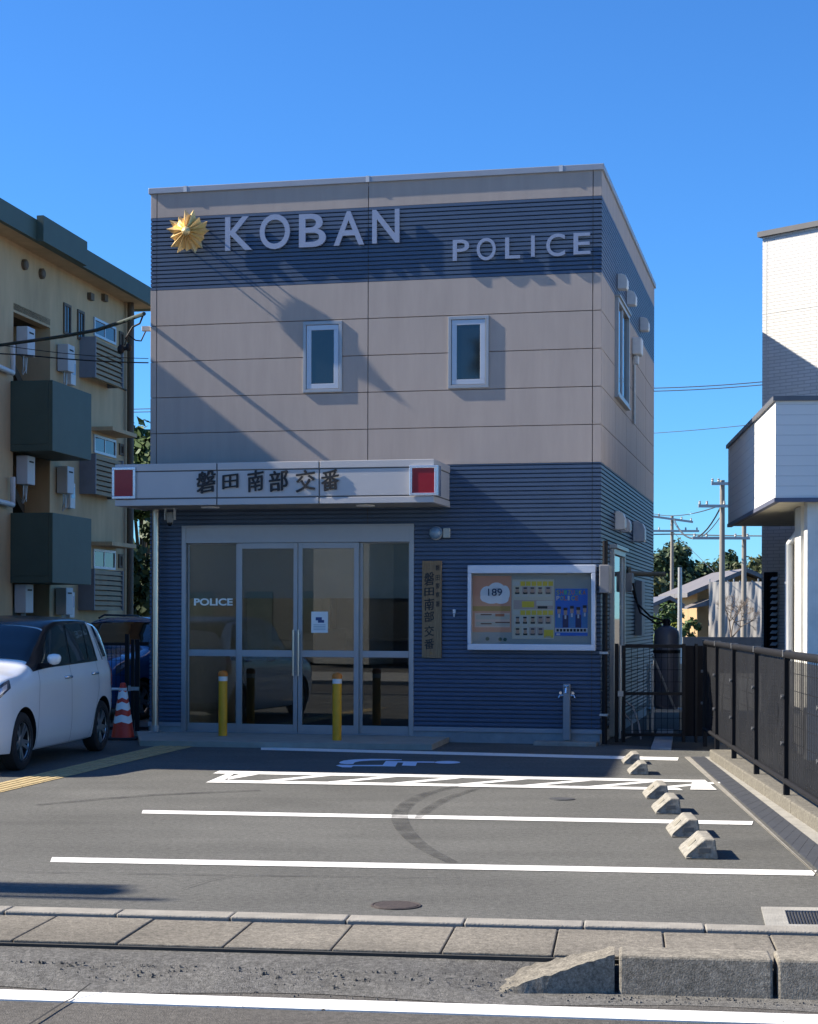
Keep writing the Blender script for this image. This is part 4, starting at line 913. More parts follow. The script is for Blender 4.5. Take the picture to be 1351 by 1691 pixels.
# ------------------------------------------------------------------ fence at the right with dark privacy net
def fx(Y): return 3.08 + .0706 * (Y - 14.06)
M_CLAMP = mat('dull_clamp', (.16, .16, .16), .55, .5)
FD = Vector((.0706, 1, 0)).normalized(); FA = math.atan(.0706)
FN = thing('mesh_fence', 'black mesh fence with dark privacy net in front of the white house', 'fence', (fx(14.06), 14.06, .1), -FA)
ys = [-5.35, -3.55, -1.77, 0, 1.87, 3.64, 5.25, 6.6]
m = MB(); m.tube([(0, ys[0], 1.15), (0, ys[-1], 1.15)], .032, 12); m.build('top_rail', mat('fence_rail', (.012, .012, .014), .6, 0, .2, 8, spec=.2), FN, smooth=40)
m = MB(); m.tube([(-.01, ys[0], .12), (-.01, ys[-1], .12)], .024, 10); m.build('bottom_rail', MATS['fence_rail'], FN, smooth=40)
for y in ys:
    m = MB(); m.box(-.025, .025, y-.025, y+.025, -.1, 1.16); po = m.build('post', M_BLACK, FN, bevel=.004)
    m = MB()
    for z in (.42, .80): m.box(-.045, -.026, y-.03, y+.022, z, z+.014); m.box(-.05, -.02, y-.008, y+.008, z-.012, z+.022)
    m.box(-.036, .036, y-.02, y+.02, 1.13, 1.186)
    m.each('clamp', M_CLAMP, po, bevel=.003)
m = MB()
for z in [.16 + k*.14 for k in range(8)]: m.tube([(.03, ys[0], z), (.03, ys[-1], z)], .0035, 5)
y = ys[0]
while y < ys[-1]: m.tube([(.034, y, .12), (.034, y, 1.12)], .0025, 4); y += .10
m.build('wire_mesh', M_BLACK, FN)
net = bpy.data.materials.new('privacy_net'); net.use_nodes = True; n_ = net.node_tree; pb_ = n_.nodes['Principled BSDF']
pb_.inputs['Base Color'].default_value = (.010, .011, .014, 1); pb_.inputs['Roughness'].default_value = .75; pb_.inputs['Specular IOR Level'].default_value = .2; pb_.inputs['Alpha'].default_value = .83
m = MB(); NY, NZ = 110, 14; rn = random.Random(5)
for i in range(NY+1):
    y = ys[0] + (ys[-1]-ys[0])*i/NY
    for k in range(NZ+1):
        z = .10 + 1.0*k/NZ
        b = min(abs(y-q) for q in ys); am = min(1, b/.4)*.020*math.sin(math.pi*k/NZ)
        m.v.append((.012 + am*(math.sin(y*9+z*2.2)+.6*math.sin(y*23-z*3)+.5*math.sin(z*9+y*4)) , y, z - .03*math.sin(y*1.3)*(1-k/NZ)))
for i in range(NY):
    for k in range(NZ): q = i*(NZ+1)+k; m.f.append([q, q+NZ+1, q+NZ+2, q+1]); m.m.append(0)
m.build('privacy_net', net, FN, smooth=180)
# low concrete base blocks under the fence
M_BLOCK = asphalt('stained_block', (.17, .155, .125), .4, .45, 60, .3); bl0 = None; cb_ = ['farthest', 'second farthest', 'third farthest', 'fourth farthest', 'fifth farthest', 'sixth farthest', 'seventh farthest', 'eighth farthest', 'ninth farthest', 'tenth farthest']
pa, pb2 = G(1172, 1253.5), G(1337, 1366); di = (pb2-pa).normalized(); ln = 1.32
for i in range(8):
    if i == 0:
        m = MB(); m.box(0, ln-.02, 0, .26, -.05, .105); bl0 = m.build('base_block', M_BLOCK, None, bevel=.012); o = bl0
    else: o = bl0.copy(); C.objects.link(o)
    p = pa + di*ln*i; o.location = (p.x, p.y, 0); o.rotation_euler = (0, 0, math.atan2(di.y, di.x))
    if i > 5: break
    tag(o, ('farthest pale concrete base block, by the dark passage' if i == 0 else f'{cb_[i]} pale concrete base block under the black fence'), 'concrete block', 'base blocks under the fence')
tag(o, 'pale concrete base block under the black fence, at the right edge', 'concrete block', 'base blocks under the fence')
# ------------------------------------------------------------------ passage: gate, gas cylinder, plates, hose
GT = thing('passage_gate', 'black mesh gate closing the passage beside the police box', 'gate', (0, 0, 0)); GY = 21.35
gx = lambda px: at(px, 1000, GY).x
gz = lambda py: at(1080, py, GY).z
m = MB(); m.box(gx(1016), gx(1021.5), GY-.03, GY+.03, .0, gz(1063)); m.box(gx(1028), gx(1033), GY-.03, GY+.03, 0, gz(1066)); m.box(gx(1127), gx(1132), GY-.03, GY+.03, 0, gz(1063)); m.box(gx(1148), gx(1152), GY-.03, GY+.03, 0, gz(1063)); m.box(gx(1183), gx(1188), GY-.03, GY+.03, 0, gz(1063))
m.each('post', M_BLACK, GT)
m = MB(); m.tube([(gx(1024), GY-.02, .05), (gx(1024), GY-.02, gz(1066))], .016, 8); m.box(gx(1020), gx(1029), GY-.06, GY-.03, gz(1150), gz(1141)); m.build('latch_rod', M_GALV, GT)
m = MB(); m.box(gx(1033), gx(1127), GY-.02, GY+.02, gz(1070), gz(1064)); m.box(gx(1033), gx(1127), GY-.02, GY+.02, gz(1148), gz(1143)); m.box(gx(1033), gx(1127), GY-.02, GY+.02, gz(1216), gz(1211)); m.each('rail', M_BLACK, GT)
m = MB(); x = gx(1033)
while x < gx(1127): m.tube([(x, GY, .1), (x, GY, gz(1066))], .003, 4); x += .075
z = .15
while z < gz(1066): m.tube([(gx(1033), GY+.005, z), (gx(1127), GY+.005, z)], .003, 4); z += .15
m.build('wire_mesh', M_BLACK, GT)
m = MB(); m.box(gx(1132), gx(1148)-.003, GY-.01, GY+.01, .08, gz(1066)); m.box(gx(1152)+.003, gx(1183), GY-.01, GY+.01, .08, gz(1066)); m.each('sheet_panel', mat('black_sheet', (.008, .008, .010), .8, spec=.15), GT)
TY = 23.4; tx = at(1101, 1100, TY).x; tz = lambda py: at(1101, py, TY).z
GC = thing('gas_cylinder', 'dark grey gas cylinder standing behind the passage gate', 'gas cylinder', (tx, TY, 0))
z0, z1 = tz(1170), tz(1036); rr = 21*TY/2850
m = MB(); m.lathe([(rr*.9, z0), (rr, z0+.05), (rr, z1-.12), (rr*.93, z1-.05), (rr*.7, z1-.01), (rr*.3, z1+.02), (.03, z1+.03)], 28); m.build('tank', mat('cylinder_grey', (.10, .105, .13), .45, 0, .1, 3), GC, smooth=50)
m = MB(); m.lathe([(.05, z1+.02), (.05, z1+.10), (.03, z1+.12)], 12); m.tube([(0, 0, z1+.08), (-.22, -.02, z1+.14), (-.40, 0, z1+.32), (-.46, .0, z1+.6)], .014, 8); m.tube([(0, 0, z1+.08), (-.15, -.05, z1+.05), (-.36, 0, z1+.20), (-.46, .02, z1+.5)], .014, 8); m.build('valve', M_BLACK, GC, smooth=50)
m = MB(); m.lathe([(rr+.003, z1-.35), (rr+.012, z1-.345), (rr+.012, z1-.31), (rr+.003, z1-.305)], 28); m.build('strap', M_BLACK, GC)
ST = thing('cylinder_stand', 'galvanised angle stand with a diagonal brace under the gas cylinder', 'stand', (tx, TY, 0))
m = MB(); w = rr+.05
for sx in (-w, w):
    for sy in (-w, w): m.box(sx-.015, sx+.015, sy-.015, sy+.015, 0, z0+.02 if sy < 0 and sx > 0 else z1-.5)
m.each('leg', M_GALV, ST)
m = MB(); m.box(-w-.016, w+.016, -w-.016, w+.016, z0-.04, z0-.001); m.build('shelf', M_GALV, ST)
m = MB(); m.tube([(-w, -w-.03, z0+.72), (w*.35, -w-.03, z0)], .016, 6); m.build('brace', M_GALV, ST)
g = [G(1075, 1238), G(1109, 1239), G(1113, 1208), G(1086, 1207)]; m = MB(); m.slab([(v.x, v.y) for v in g], -.03, .03)
tag(m.build('concrete_step', mat('cool_concrete', (.26, .28, .30), .85, 0, .15, 6), None, bevel=.008), 'flat grey concrete step in the passage before the gate', 'step')
m = MB(); hx = at(1045, 1200, 21.9)
m.tube([(hx.x-.12, 21.8, .5), (hx.x-.02, 21.75, .42), (hx.x+.05, 21.7, .2), (hx.x+.07, 21.65, .02)], .012, 8); m.tube([(hx.x-.12, 21.8, .33), (hx.x-.03, 21.75, .22), (hx.x-.03, 21.7, .06), (hx.x-.12, 21.7, .03)], .012, 8)
tag(m.build('garden_hose', mat('grey_hose', (.28, .30, .34), .5), None, smooth=50), 'pale hose hanging low by the side wall in the passage', 'hose')
v, z = Sd(1046, 946, .1); p0 = B0 + U*(BW+.02) + V*v; m = MB()
m.tube([(p0.x, p0.y, z), (p0.x+.25, p0.y+.3, z-.01), (p0.x+.6, p0.y+.6, z)], .035, 10); m.lathe([(.09, -.02), (.09, .02)], 16, Matrix.Translation((p0.x+.02, p0.y, z)) @ Matrix.Rotation(R(90), 4, 'Y'))
tag(m.build('bracket_arm', mat('weathered_arm', (.22, .19, .13), .7), None, smooth=40), 'round bracket arm sticking out of the side wall above the passage', 'bracket')
# ------------------------------------------------------------------ traffic cone, bar and black fence at the left
g = G(203, 1221); CN = thing('traffic_cone', 'red traffic cone with three white bands behind the white car', 'traffic cone', (g.x, g.y, 0))
M_CONE = mat('cone_red', (.55, .035, .015), .5, 0, .1, 10); ch = .70
def cr(z): return .145 - (.145-.035)*z/ch
m = MB(); m.lathe([(.145, .03), (.045, ch-.06), (.035, ch), (.02, ch+.01)], 24); m.build('cone', M_CONE, CN, smooth=50)
m = MB(); m.box(-.19, .19, -.19, .19, 0, .03); m.build('base', M_RUBBER, CN, bevel=.008)
for z0_, hh in ((.20, .09), (.36, .09), (.50, .09)):
    m = MB(); n = 32; 
    for k in range(n):
        t = 2*math.pi*k/n; zz = .025*abs(((k/n*8) % 2) - 1)
        for dz in (0, hh):
            z = z0_ + zz + dz; r = .145 - (.10)*(z-.03)/(ch-.09) + .003; m.v.append((r*math.cos(t), r*math.sin(t), z))
    for k in range(n): m.f.append([2*k, 2*((k+1) % n), 2*((k+1) % n)+1, 2*k+1]); m.m.append(0)
    m.build('white_band', M_WHITE, CN, smooth=60)
m = MB(); m.tube([(-.55, .02, ch-.07), (.0, 0, ch-.07)], .017, 10); m.lathe([(.05, ch-.09), (.05, ch-.055)], 16)
cb = m.build('cone_bar', M_WHITE_S, None, smooth=40); cb.location = (g.x, g.y, 0); tag(cb, 'white bar resting over the traffic cone top', 'barrier bar')
LF = thing('side_fence', 'black metal fence between the blue car and the police box', 'fence', (0, 0, 0)); LY = 23.2
lx = lambda px: at(px, 1000, LY).x
lz = lambda py: at(200, py, LY).z
m = MB(); m.box(lx(207), lx(213.5), LY-.03, LY+.03, 0, lz(1047)); m.box(lx(217), lx(222), LY-.03, LY+.03, 0, lz(1056)); m.box(lx(224), lx(231), LY-.03, LY+.03, 0, lz(1056)); m.box(lx(128), lx(133), LY-.03, LY+.03, 0, lz(1056)); m.each('post', M_BLACK, LF)
m = MB(); m.box(lx(133), lx(207), LY-.02, LY+.02, lz(1066), lz(1061)); m.box(lx(133), lx(207), LY-.02, LY+.02, lz(1205), lz(1200)); m.box(lx(231), lx(246), LY-.02, LY+.02, lz(1066), lz(1060)); m.box(lx(231), lx(246), LY-.02, LY+.02, lz(1205), lz(1200)); m.each('rail', M_BLACK, LF)
m = MB(); x = lx(133)
while x < lx(207): m.tube([(x, LY, .1), (x, LY, lz(1062))], .004, 4); x += .06
z = .15
while z < lz(1062): m.tube([(lx(133), LY, z), (lx(207), LY, z)], .003, 4); z += .2
m.build('wire_mesh', M_BLACK, LF)
m = MB(); m.box(lx(217), lx(231), LY-.05, LY-.031, lz(1140), lz(1134)); m.box(lx(213), lx(217), LY-.06, LY-.02, lz(1141), lz(1132)); m.build('latch', M_GALV, LF)
# ------------------------------------------------------------------ cars
def cr_interp(xs, ys, x):
    if x <= xs[0]: return ys[0]
    if x >= xs[-1]: return ys[-1]
    i = max(k for k in range(len(xs)) if xs[k] <= x); i = min(i, len(xs)-2)
    h = xs[i+1]-xs[i]; t = (x-xs[i])/h
    def sl(k):
        if k == 0: return (ys[1]-ys[0])/(xs[1]-xs[0])
        if k == len(xs)-1: return (ys[-1]-ys[-2])/(xs[-1]-xs[-2])
        a, b = (ys[k]-ys[k-1])/(xs[k]-xs[k-1]), (ys[k+1]-ys[k])/(xs[k+1]-xs[k])
        return 0 if a*b <= 0 else 2*a*b/(a+b)
    a, b = sl(i), sl(i+1)
    return (2*t**3-3*t*t+1)*ys[i] + (t**3-2*t*t+t)*h*a + (-2*t**3+3*t*t)*ys[i+1] + (t**3-t*t)*h*b
# half section: (w, z) rows at stations along the length s (0 = nose)
ST_ = [0.0, .05, .16, .40, .72, 1.02, 1.30, 1.62, 1.95, 2.45, 2.95, 3.25, 3.42, 3.54, 3.62, 3.66]
ROWS_ = [ # bottom w,z ; sill ; door bulge ; shoulder ; belt ; mid glass ; roof edge ; roof mid ; centre
 [(.45,.24),(.55,.26),(.62,.40),(.62,.58),(.58,.66),(.55,.67),(.50,.68),(.3,.69),(0,.69)],
 [(.50,.21),(.62,.23),(.70,.42),(.70,.64),(.66,.74),(.62,.76),(.56,.77),(.32,.79),(0,.79)],
 [(.56,.18),(.72,.20),(.785,.44),(.78,.70),(.72,.83),(.66,.86),(.58,.88),(.33,.90),(0,.905)],
 [(.60,.17),(.79,.19),(.825,.46),(.815,.76),(.76,.90),(.69,.935),(.60,.955),(.34,.975),(0,.98)],
 [(.60,.17),(.80,.19),(.832,.48),(.825,.80),(.77,.935),(.70,.97),(.61,.995),(.35,1.015),(0,1.02)],
 [(.60,.16),(.79,.18),(.832,.48),(.828,.82),(.785,.965),(.72,1.03),(.64,1.05),(.36,1.07),(0,1.075)],
 [(.60,.16),(.785,.18),(.832,.48),(.828,.83),(.795,.985),(.73,1.13),(.66,1.235),(.37,1.265),(0,1.275)],
 [(.60,.16),(.785,.18),(.832,.48),(.828,.84),(.80,.995),(.745,1.25),(.69,1.42),(.39,1.465),(0,1.475)],
 [(.60,.16),(.785,.18),(.832,.48),(.828,.84),(.80,1.0),(.75,1.29),(.695,1.485),(.39,1.525),(0,1.535)],
 [(.60,.16),(.785,.18),(.832,.48),(.828,.845),(.80,1.01),(.75,1.29),(.69,1.49),(.39,1.535),(0,1.545)],
 [(.60,.16),(.785,.19),(.832,.49),(.828,.85),(.80,1.02),(.745,1.29),(.68,1.48),(.38,1.52),(0,1.53)],
 [(.60,.18),(.78,.21),(.828,.50),(.825,.855),(.79,1.03),(.73,1.28),(.66,1.455),(.38,1.495),(0,1.505)],
 [(.59,.21),(.77,.25),(.82,.52),(.818,.86),(.78,1.035),(.72,1.27),(.64,1.43),(.37,1.47),(0,1.48)],
 [(.57,.24),(.75,.28),(.81,.54),(.81,.86),(.765,1.03),(.70,1.25),(.615,1.385),(.36,1.425),(0,1.435)],
 [(.54,.28),(.72,.32),(.79,.55),(.79,.84),(.745,1.0),(.68,1.16),(.59,1.26),(.34,1.295),(0,1.305)],
 [(.50,.32),(.67,.36),(.74,.56),(.74,.78),(.69,.90),(.62,.99),(.54,1.04),(.32,1.06),(0,1.065)]]
def csurf(s, t):                             # t in 0..8 along the half section
    w = [cr_interp(ST_, [r[k][0] for r in ROWS_], s) for k in range(9)]; z = [cr_interp(ST_, [r[k][1] for r in ROWS_], s) for k in range(9)]
    return cr_interp(list(range(9)), w, t), cr_interp(list(range(9)), z, t)
def cpt(s, t, side=1, off=0.0):
    w, z = csurf(s, t)
    if off:
        e = .02; a, b = csurf(min(s+e, 3.66), t), csurf(max(s-e, 0), t); c, d = csurf(s, min(t+.1, 8)), csurf(s, max(t-.1, 0))
        ts = Vector((min(s+e, 3.66)-max(s-e, 0), a[0]-b[0], a[1]-b[1])); tt = Vector((0, c[0]-d[0], c[1]-d[1]))
        n = tt.cross(ts); n.normalize()
        if n.y < -.001 or (abs(n.y) <= .2 and n.z < 0 and t > 1): n = -n
        return Vector((s + n.x*off, (w + n.y*off)*side, z + n.z*off))
    return Vector((s, w*side, z))
def cpatch(mb, edges, nS, nT, side, off):    # edges(u, v) -> (s, t)
    b = len(mb.v)
    for i in range(nS+1):
        for k in range(nT+1): mb.v.append(tuple(cpt(*edges(i/nS, k/nT), side, off)))
    for i in range(nS):
        for k in range(nT):
            q = b+i*(nT+1)+k; f = [q, q+nT+1, q+nT+2, q+1]; mb.f.append(f if side < 0 else f[::-1]); mb.m.append(0)
def quadedge(p00, p10, p11, p01):
    def f(u, v): return tuple((p00[i]*(1-u)+p10[i]*u)*(1-v) + (p01[i]*(1-u)+p11[i]*u)*v for i in (0, 1))
    return f
def make_car(name, label, paint, roofmat, loc, heading, lit_plate=None):
    car = thing(name, label, 'car', loc, heading)
    ss = sorted(set([i*3.66/60 for i in range(61)] + ST_)); tsn = [k*.25 for k in range(33)]
    m = MB(); n = len(tsn); W_ = 2*n-1
    for s in ss:
        ring = [cpt(s, t, 1) for t in tsn] + [cpt(s, t, -1) for t in tsn[::-1][1:]]
        m.v += [tuple(p) for p in ring]
    for i in range(len(ss)-1):
        for k in range(W_): m.f.append([i*W_+k, i*W_+(k+1) % W_, (i+1)*W_+(k+1) % W_, (i+1)*W_+k]); m.m.append(0)
    m.f.append(list(range(W_))); m.m.append(0); e = (len(ss)-1)*W_; m.f.append([e+k for k in range(W_)][::-1]); m.m.append(0)
    body = m.build('body', paint, None, fix=True)
    c = MB()
    for s in (.72, 3.21):
        for sd_ in (-1, 1): c.lathe([(.335, -.35), (.335, .35)], 40, Matrix.Translation((s, sd_*.88, .30)) @ Matrix.Rotation(R(90), 4, 'X'))
    cut = c.build('cut', M_BLACK, None, fix=True)
    bo = body.modifiers.new('arches', 'BOOLEAN'); bo.operation = 'DIFFERENCE'; bo.object = cut; bo.solver = 'EXACT'; bo.material_mode = 'TRANSFER'
    bpy.context.view_layer.update(); dg = bpy.context.evaluated_depsgraph_get(); me = bpy.data.meshes.new_from_object(body.evaluated_get(dg))
    body.modifiers.clear(); body.data = me; bpy.data.objects.remove(cut); me.shade_smooth(); me.set_sharp_from_angle(angle=R(35)); body.parent = car; body.name = 'body'
    for sd_ in (-1, 1):
        # black greenhouse skin, then panes
        m = MB(); cpatch(m, quadedge((1.05, 4.06), (3.30, 4.06), (2.98, 6.0), (1.63, 6.0)), 40, 10, sd_, .003); m.build('pillar_trim', M_BLACK if roofmat is None else roofmat, car, smooth=60)
        m = MB(); cpatch(m, quadedge((1.05, 4.06), (1.63, 6.0), (1.57, 5.95), (1.05, 5.25)), 20, 8, sd_, .0045); m.build('front_pillar', M_BLACK if roofmat is None else roofmat, car, smooth=60)
        m = MB(); cpatch(m, quadedge((1.24, 4.16), (2.08, 4.16), (2.10, 5.72), (1.62, 5.55)), 18, 8, sd_, .007); m.build('front_window', M_CARGLASS, car, smooth=60)
        m = MB(); cpatch(m, quadedge((2.17, 4.16), (2.94, 4.20), (2.84, 5.72), (2.17, 5.74)), 18, 8, sd_, .007); rw = m.build('rear_window', M_CARGLASS, car, smooth=60)
        m = MB(); cpatch(m, quadedge((2.74, 4.16), (2.765, 4.16), (2.735, 5.7), (2.71, 5.7)), 2, 8, sd_, .009); m.build('divider', M_BLACK, rw)
        m = MB(); cpatch(m, quadedge((3.06, 4.06), (3.24, 4.06), (2.98, 5.85), (2.90, 5.85)), 8, 10, sd_, .010); m.build('rear_pillar', paint, car, smooth=60)
        m = MB(); cpatch(m, quadedge((3.32, 4.2), (3.46, 4.2), (3.20, 5.7), (3.10, 5.7)), 6, 8, sd_, .006); m.build('quarter_glass', M_CARGLASS, car, smooth=60)
        # door seams
        m = MB()
        for e_ in (((1.06, 1.1), (1.068, 1.1), (1.19, 4.05), (1.182, 4.05)), ((2.115, 1.1), (2.123, 1.1), (2.128, 4.05), (2.12, 4.05)), ((2.72, 1.1), (2.728, 1.1), (3.05, 2.6), (3.042, 2.6)), ((3.042, 2.6), (3.05, 2.6), (3.02, 4.05), (3.012, 4.05)), ((1.06, 1.1), (2.72, 1.1), (2.72, 1.13), (1.06, 1.13))):
            cpatch(m, quadedge(*e_), 12 if e_[0][0] == 1.06 and e_[1][0] > 2 else 1, 12, sd_, .0015)
        m.build('door_seam', mat('seam_shadow_gap', (.10, .10, .105), .7), car)
        for s in (1.99, 2.88):
            p = cpt(s, 3.25, sd_, .028); m = MB(); m.tube([p + Vector((-.085, -.028*sd_, 0)), p + Vector((-.06, 0, 0)), p + Vector((.06, 0, 0)), p + Vector((.085, -.028*sd_, 0))], .015, 10); m.build('door_handle', M_CHROME, car, smooth=60)
        p = cpt(1.30, 4.25, sd_, 0); m = MB(); Mm = Matrix.Translation(p + Vector((.0, .14*sd_, .075))) @ Matrix.Scale(1.25, 4, (0, 1, 0))
        m.lathe([(.010, -.058), (.04, -.048), (.056, -.02), (.060, .02), (.048, .046), (.014, .056)], 18, Mm @ Matrix.Rotation(R(0), 4, 'X')); mi_ = m.build('wing_mirror', paint, car, smooth=60)
        m = MB(); m.box(p.x-.03, p.x+.05, min((p.y-.03*sd_), p.y+.1*sd_), max((p.y-.03*sd_), p.y+.1*sd_), p.z-.01, p.z+.035); m.build('mirror_arm', M_BLACK, mi_)
        # headlight with chrome ring
        m = MB(); cpatch(m, quadedge((.09, 3.15), (.40, 3.4), (.46, 4.05), (.12, 3.95)), 10, 6, sd_, .004); hl_ = m.build('headlight', mat('headlamp_glass', (.10, .11, .13), .06, .2, .1, 9, coat=1), car, smooth=60)
        m = MB(); cpatch(m, quadedge((.14, 3.35), (.32, 3.45), (.36, 3.75), (.17, 3.7)), 6, 4, sd_, .007); m.build('lamp_reflector', M_CHROME, hl_, smooth=60)
        m = MB(); cpatch(m, quadedge((3.52, 2.6), (3.645, 2.6), (3.60, 3.9), (3.52, 3.9)), 6, 6, sd_, .005); m.build('tail_light', M_RED, car, smooth=60)
        for s in (.72, 3.21):
            Mw = Matrix.Translation((s, sd_*.735, .292)) @ Matrix.Rotation(R(-90*sd_), 4, 'X')
            m = MB(); m.lathe([(.19, -.08), (.26, -.085), (.288, -.06), (.293, -.02), (.293, .03), (.286, .066), (.262, .083), (.215, .086), (.198, .074)], 40, Mw, 0, False); wh = m.build('wheel', M_RUBBER, car, smooth=40)
            m = MB(); m.lathe([(.199, -.05), (.203, .070), (.197, .079), (.189, .072), (.183, .02), (.18, -.02), (.02, -.025)], 40, Mw, 0, False); m.build('wheel_well', mat('rim_inner', (.02, .02, .022), .5, .5), wh, smooth=40)
            m = MB()
            for k in range(10):
                a = 2*math.pi*k/10 + (.12 if k % 2 else -.12); c_, s_ = math.cos(a), math.sin(a)
                q = [(.05, -.022, .05), (.185, -.016, .064), (.185, .016, .064), (.05, .022, .05)]
                f_ = lambda r, o, z: Mw @ Vector((r*c_-o*s_, r*s_+o*c_, z)); m.hexa([f_(r, o, z-.03) for r, o, z in q], [f_(r, o, z) for r, o, z in q])
            m.lathe([(.062, .02), (.062, .052), (.045, .058), (.01, .058)], 20, Mw); m.lathe([(.182, .055), (.198, .0795), (.201, .070)], 40, Mw, 0, False)
            m.build('rim', mat('machined_rim', (.42, .43, .45), .3, .9, .05), wh, fix=True)
        m = MB(); cpatch(m, quadedge((.72+.36, 1.0), (2.86, 1.0), (2.86, .35), (1.08, .35)), 10, 3, sd_, .003); m.build('sill_shadow_trim', M_RUBBER, car)
    # windscreen, rear glass, roof skin
    for nm, e_, mt, o_ in (('windscreen', ((1.10, 5.3), (1.545, 5.9), (1.56, 8), (1.09, 8)), M_CARGLASS, .005), ('rear_glass', ((3.60, 5.2), (3.36, 5.9), (3.36, 8), (3.60, 8)), M_CARGLASS, .006), ('roof_skin', ((1.575, 5.95), (3.30, 6.0), (3.40, 8), (1.565, 8)), roofmat or paint, .004)):
        m = MB()
        for sd_ in (-1, 1): cpatch(m, quadedge(*e_), 26, 12, sd_, o_)
        m.build(nm, mt, car, smooth=60, fix=True)
    m = MB(); m.box(-.012, .02, -.5, .5, .34, .48); m.build('front_grille', M_BLACK, car)
    m = MB(); m.box(3.655, 3.672, -.17, .17, .62, .72); m.build('rear_plate', M_WHITE, car)
    return car
M_WCAR = mat('pearl_white_paint', (.82, .82, .81), .22, 0, .01, 2, coat=1); M_BROOF = mat('black_roof_paint', (.010, .011, .014), .22, 0, .02, 2, spec=.35)
M_BCAR = mat('blue_car_paint', (.02, .09, .26), .2, .2, .03, 2, coat=1)
# the tyre contact points give place and heading
f0, r0 = G(35, 1272), G(165, 1240.5); dirv = (r0 - f0).normalized(); hd_ = math.atan2(dirv.y, dirv.x)
lat = Vector((-dirv.y, dirv.x, 0)); org = f0 - dirv*.72 + lat*.79
make_car('parked_car', 'white hatchback with a black roof parked before the apartment block', M_WCAR, M_BROOF, (org.x, org.y, 0), hd_)
p = at(178, 1018, 26.5); blue = make_car('parked_car', 'blue car parked beyond the black side fence', M_BCAR, None, (p.x-.35, 25.3, 0), hd_ + R(-14))
for s in (-1, 1):
    m = MB(); m.tube([(1.75, s*.60, 1.51), (1.9, s*.60, 1.56), (2.9, s*.58, 1.545), (3.1, s*.58, 1.48)], .016, 8); m.build('roof_rail', M_BLACK, blue, smooth=50)
# ------------------------------------------------------------------ trees and shrubs
def leafmat(name, col, var=.5):
    m = mat(name, col, .6, 0, var, 1.2, 0, spec=.3); return m
LEAF = {'dark': leafmat('dark_leaf', (.036, .060, .022)), 'mid': leafmat('mid_leaf', (.06, .10, .026)), 'lime': leafmat('lime_leaf', (.20, .22, .025)), 'olive': leafmat('olive_leaf', (.075, .085, .03))}
M_BARK = mat('bark', (.10, .075, .05), .9, 0, .3, 8)
def tree(name, label, cat, x, y, h, cw, kind, group=None, n=1500, base=.3, leaf=.12, seed=1, z0=0, blobs=14):
    rg = random.Random(seed); t = thing(name, label, cat, (x, y, z0), 0, group)
    m = MB(); hb = h*base
    m.tube([(0, 0, -.15), (.02*h, 0, hb), (0, .02*h, h*.7)], [.035*h*.5, .025*h*.5, .008*h], 8)
    cl = []
    for k in range(blobs):
        a = rg.uniform(0, 6.28); f = rg.random()**.6; zz = hb + (h-hb)*rg.uniform(.08, .98); prof = math.sin(math.pi*min(1, max(.08, (zz-hb)/(h-hb)*.82+.18)))**.7
        r = cw/2*f*prof; cl.append((Vector((r*math.cos(a), r*math.sin(a), zz)), rg.uniform(.16, .30)*cw*.8))
    for c, r in cl[:9]: m.tube([(0, 0, hb*.8 + (c.z-hb)*.35), c*.6 + Vector((0, 0, c.z*.38)), c], [.010*h, .006*h, .003*h], 5)
    m.build('trunk', M_BARK, t)
    m = MB()
    for i in range(n):
        c, r = cl[rg.randrange(len(cl))]
        d = Vector((rg.gauss(0, 1), rg.gauss(0, 1), rg.gauss(0, .8))).normalized() * r * rg.uniform(.45, 1.0)
        p = c + d; nrm = (d.normalized() + Vector((rg.gauss(0, .6), rg.gauss(0, .6), rg.gauss(0, .6)+.3))).normalized()
        u = nrm.cross(Vector((rg.gauss(0, 1), rg.gauss(0, 1), rg.gauss(0, 1)))).normalized(); w = nrm.cross(u); l = leaf*rg.uniform(.6, 1.4)
        m.add([p - u*l, p + w*l*.55, p + u*l, p - w*l*.55], [(0, 1, 2, 3)])
    m.build('crown', LEAF[kind], t); return t
tree('leafy_tree', 'leafy green tree between the apartment block and the police box', 'tree', at(236, 900, 44).x, 44, 6.1, 3.4, 'mid', n=4200, base=.12, leaf=.15, seed=3, blobs=20)
tree('leafy_tree', 'shaded dark shrub below the leafy tree behind the police box', 'tree', at(232, 900, 41).x, 41, 4.0, 2.2, 'dark', n=2400, base=.05, leaf=.13, seed=9, blobs=14)
hl2 = [(1085, 918, 92, 'dark', 'dark bushy tree on the skyline right beside the police box wall'), (1118, 905, 96, 'dark', 'dark wide tree on the skyline behind the thin pole'), (1150, 935, 98, 'dark', 'low dark tree on the skyline between the two pole groups'), (1180, 930, 94, 'olive', 'olive tree on the skyline left of the tall concrete pole'), (1213, 915, 100, 'dark', 'tall dark tree on the skyline behind the gabled house'), (1250, 920, 96, 'olive', 'olive tree on the skyline next to the white house wall'), (1068, 950, 88, 'olive', 'olive tree on the skyline partly hidden by the police box')]
for i, (px, py, Y, kd, lb) in enumerate(hl2):
    p = at(px, py, Y); tree('hill_tree', lb, 'tree', p.x, Y, p.z-.15, 3.4 + (i*7 % 3)*.5, kd, 'trees on the far skyline', n=3600, base=.06, leaf=.15, seed=20+i, blobs=18)
p = at(1105, 985, 58); tree('garden_shrub', 'round dark green garden shrub left of the gabled house', 'shrub', p.x, 58, p.z, 1.7, 'mid', n=1400, base=.05, leaf=.09, seed=41)
p = at(1113, 1030, 56); tree('garden_shrub', 'yellow green shrub low behind the gas cylinder', 'shrub', p.x, 56, p.z+.1, .9, 'lime', n=900, base=.05, leaf=.07, seed=42)
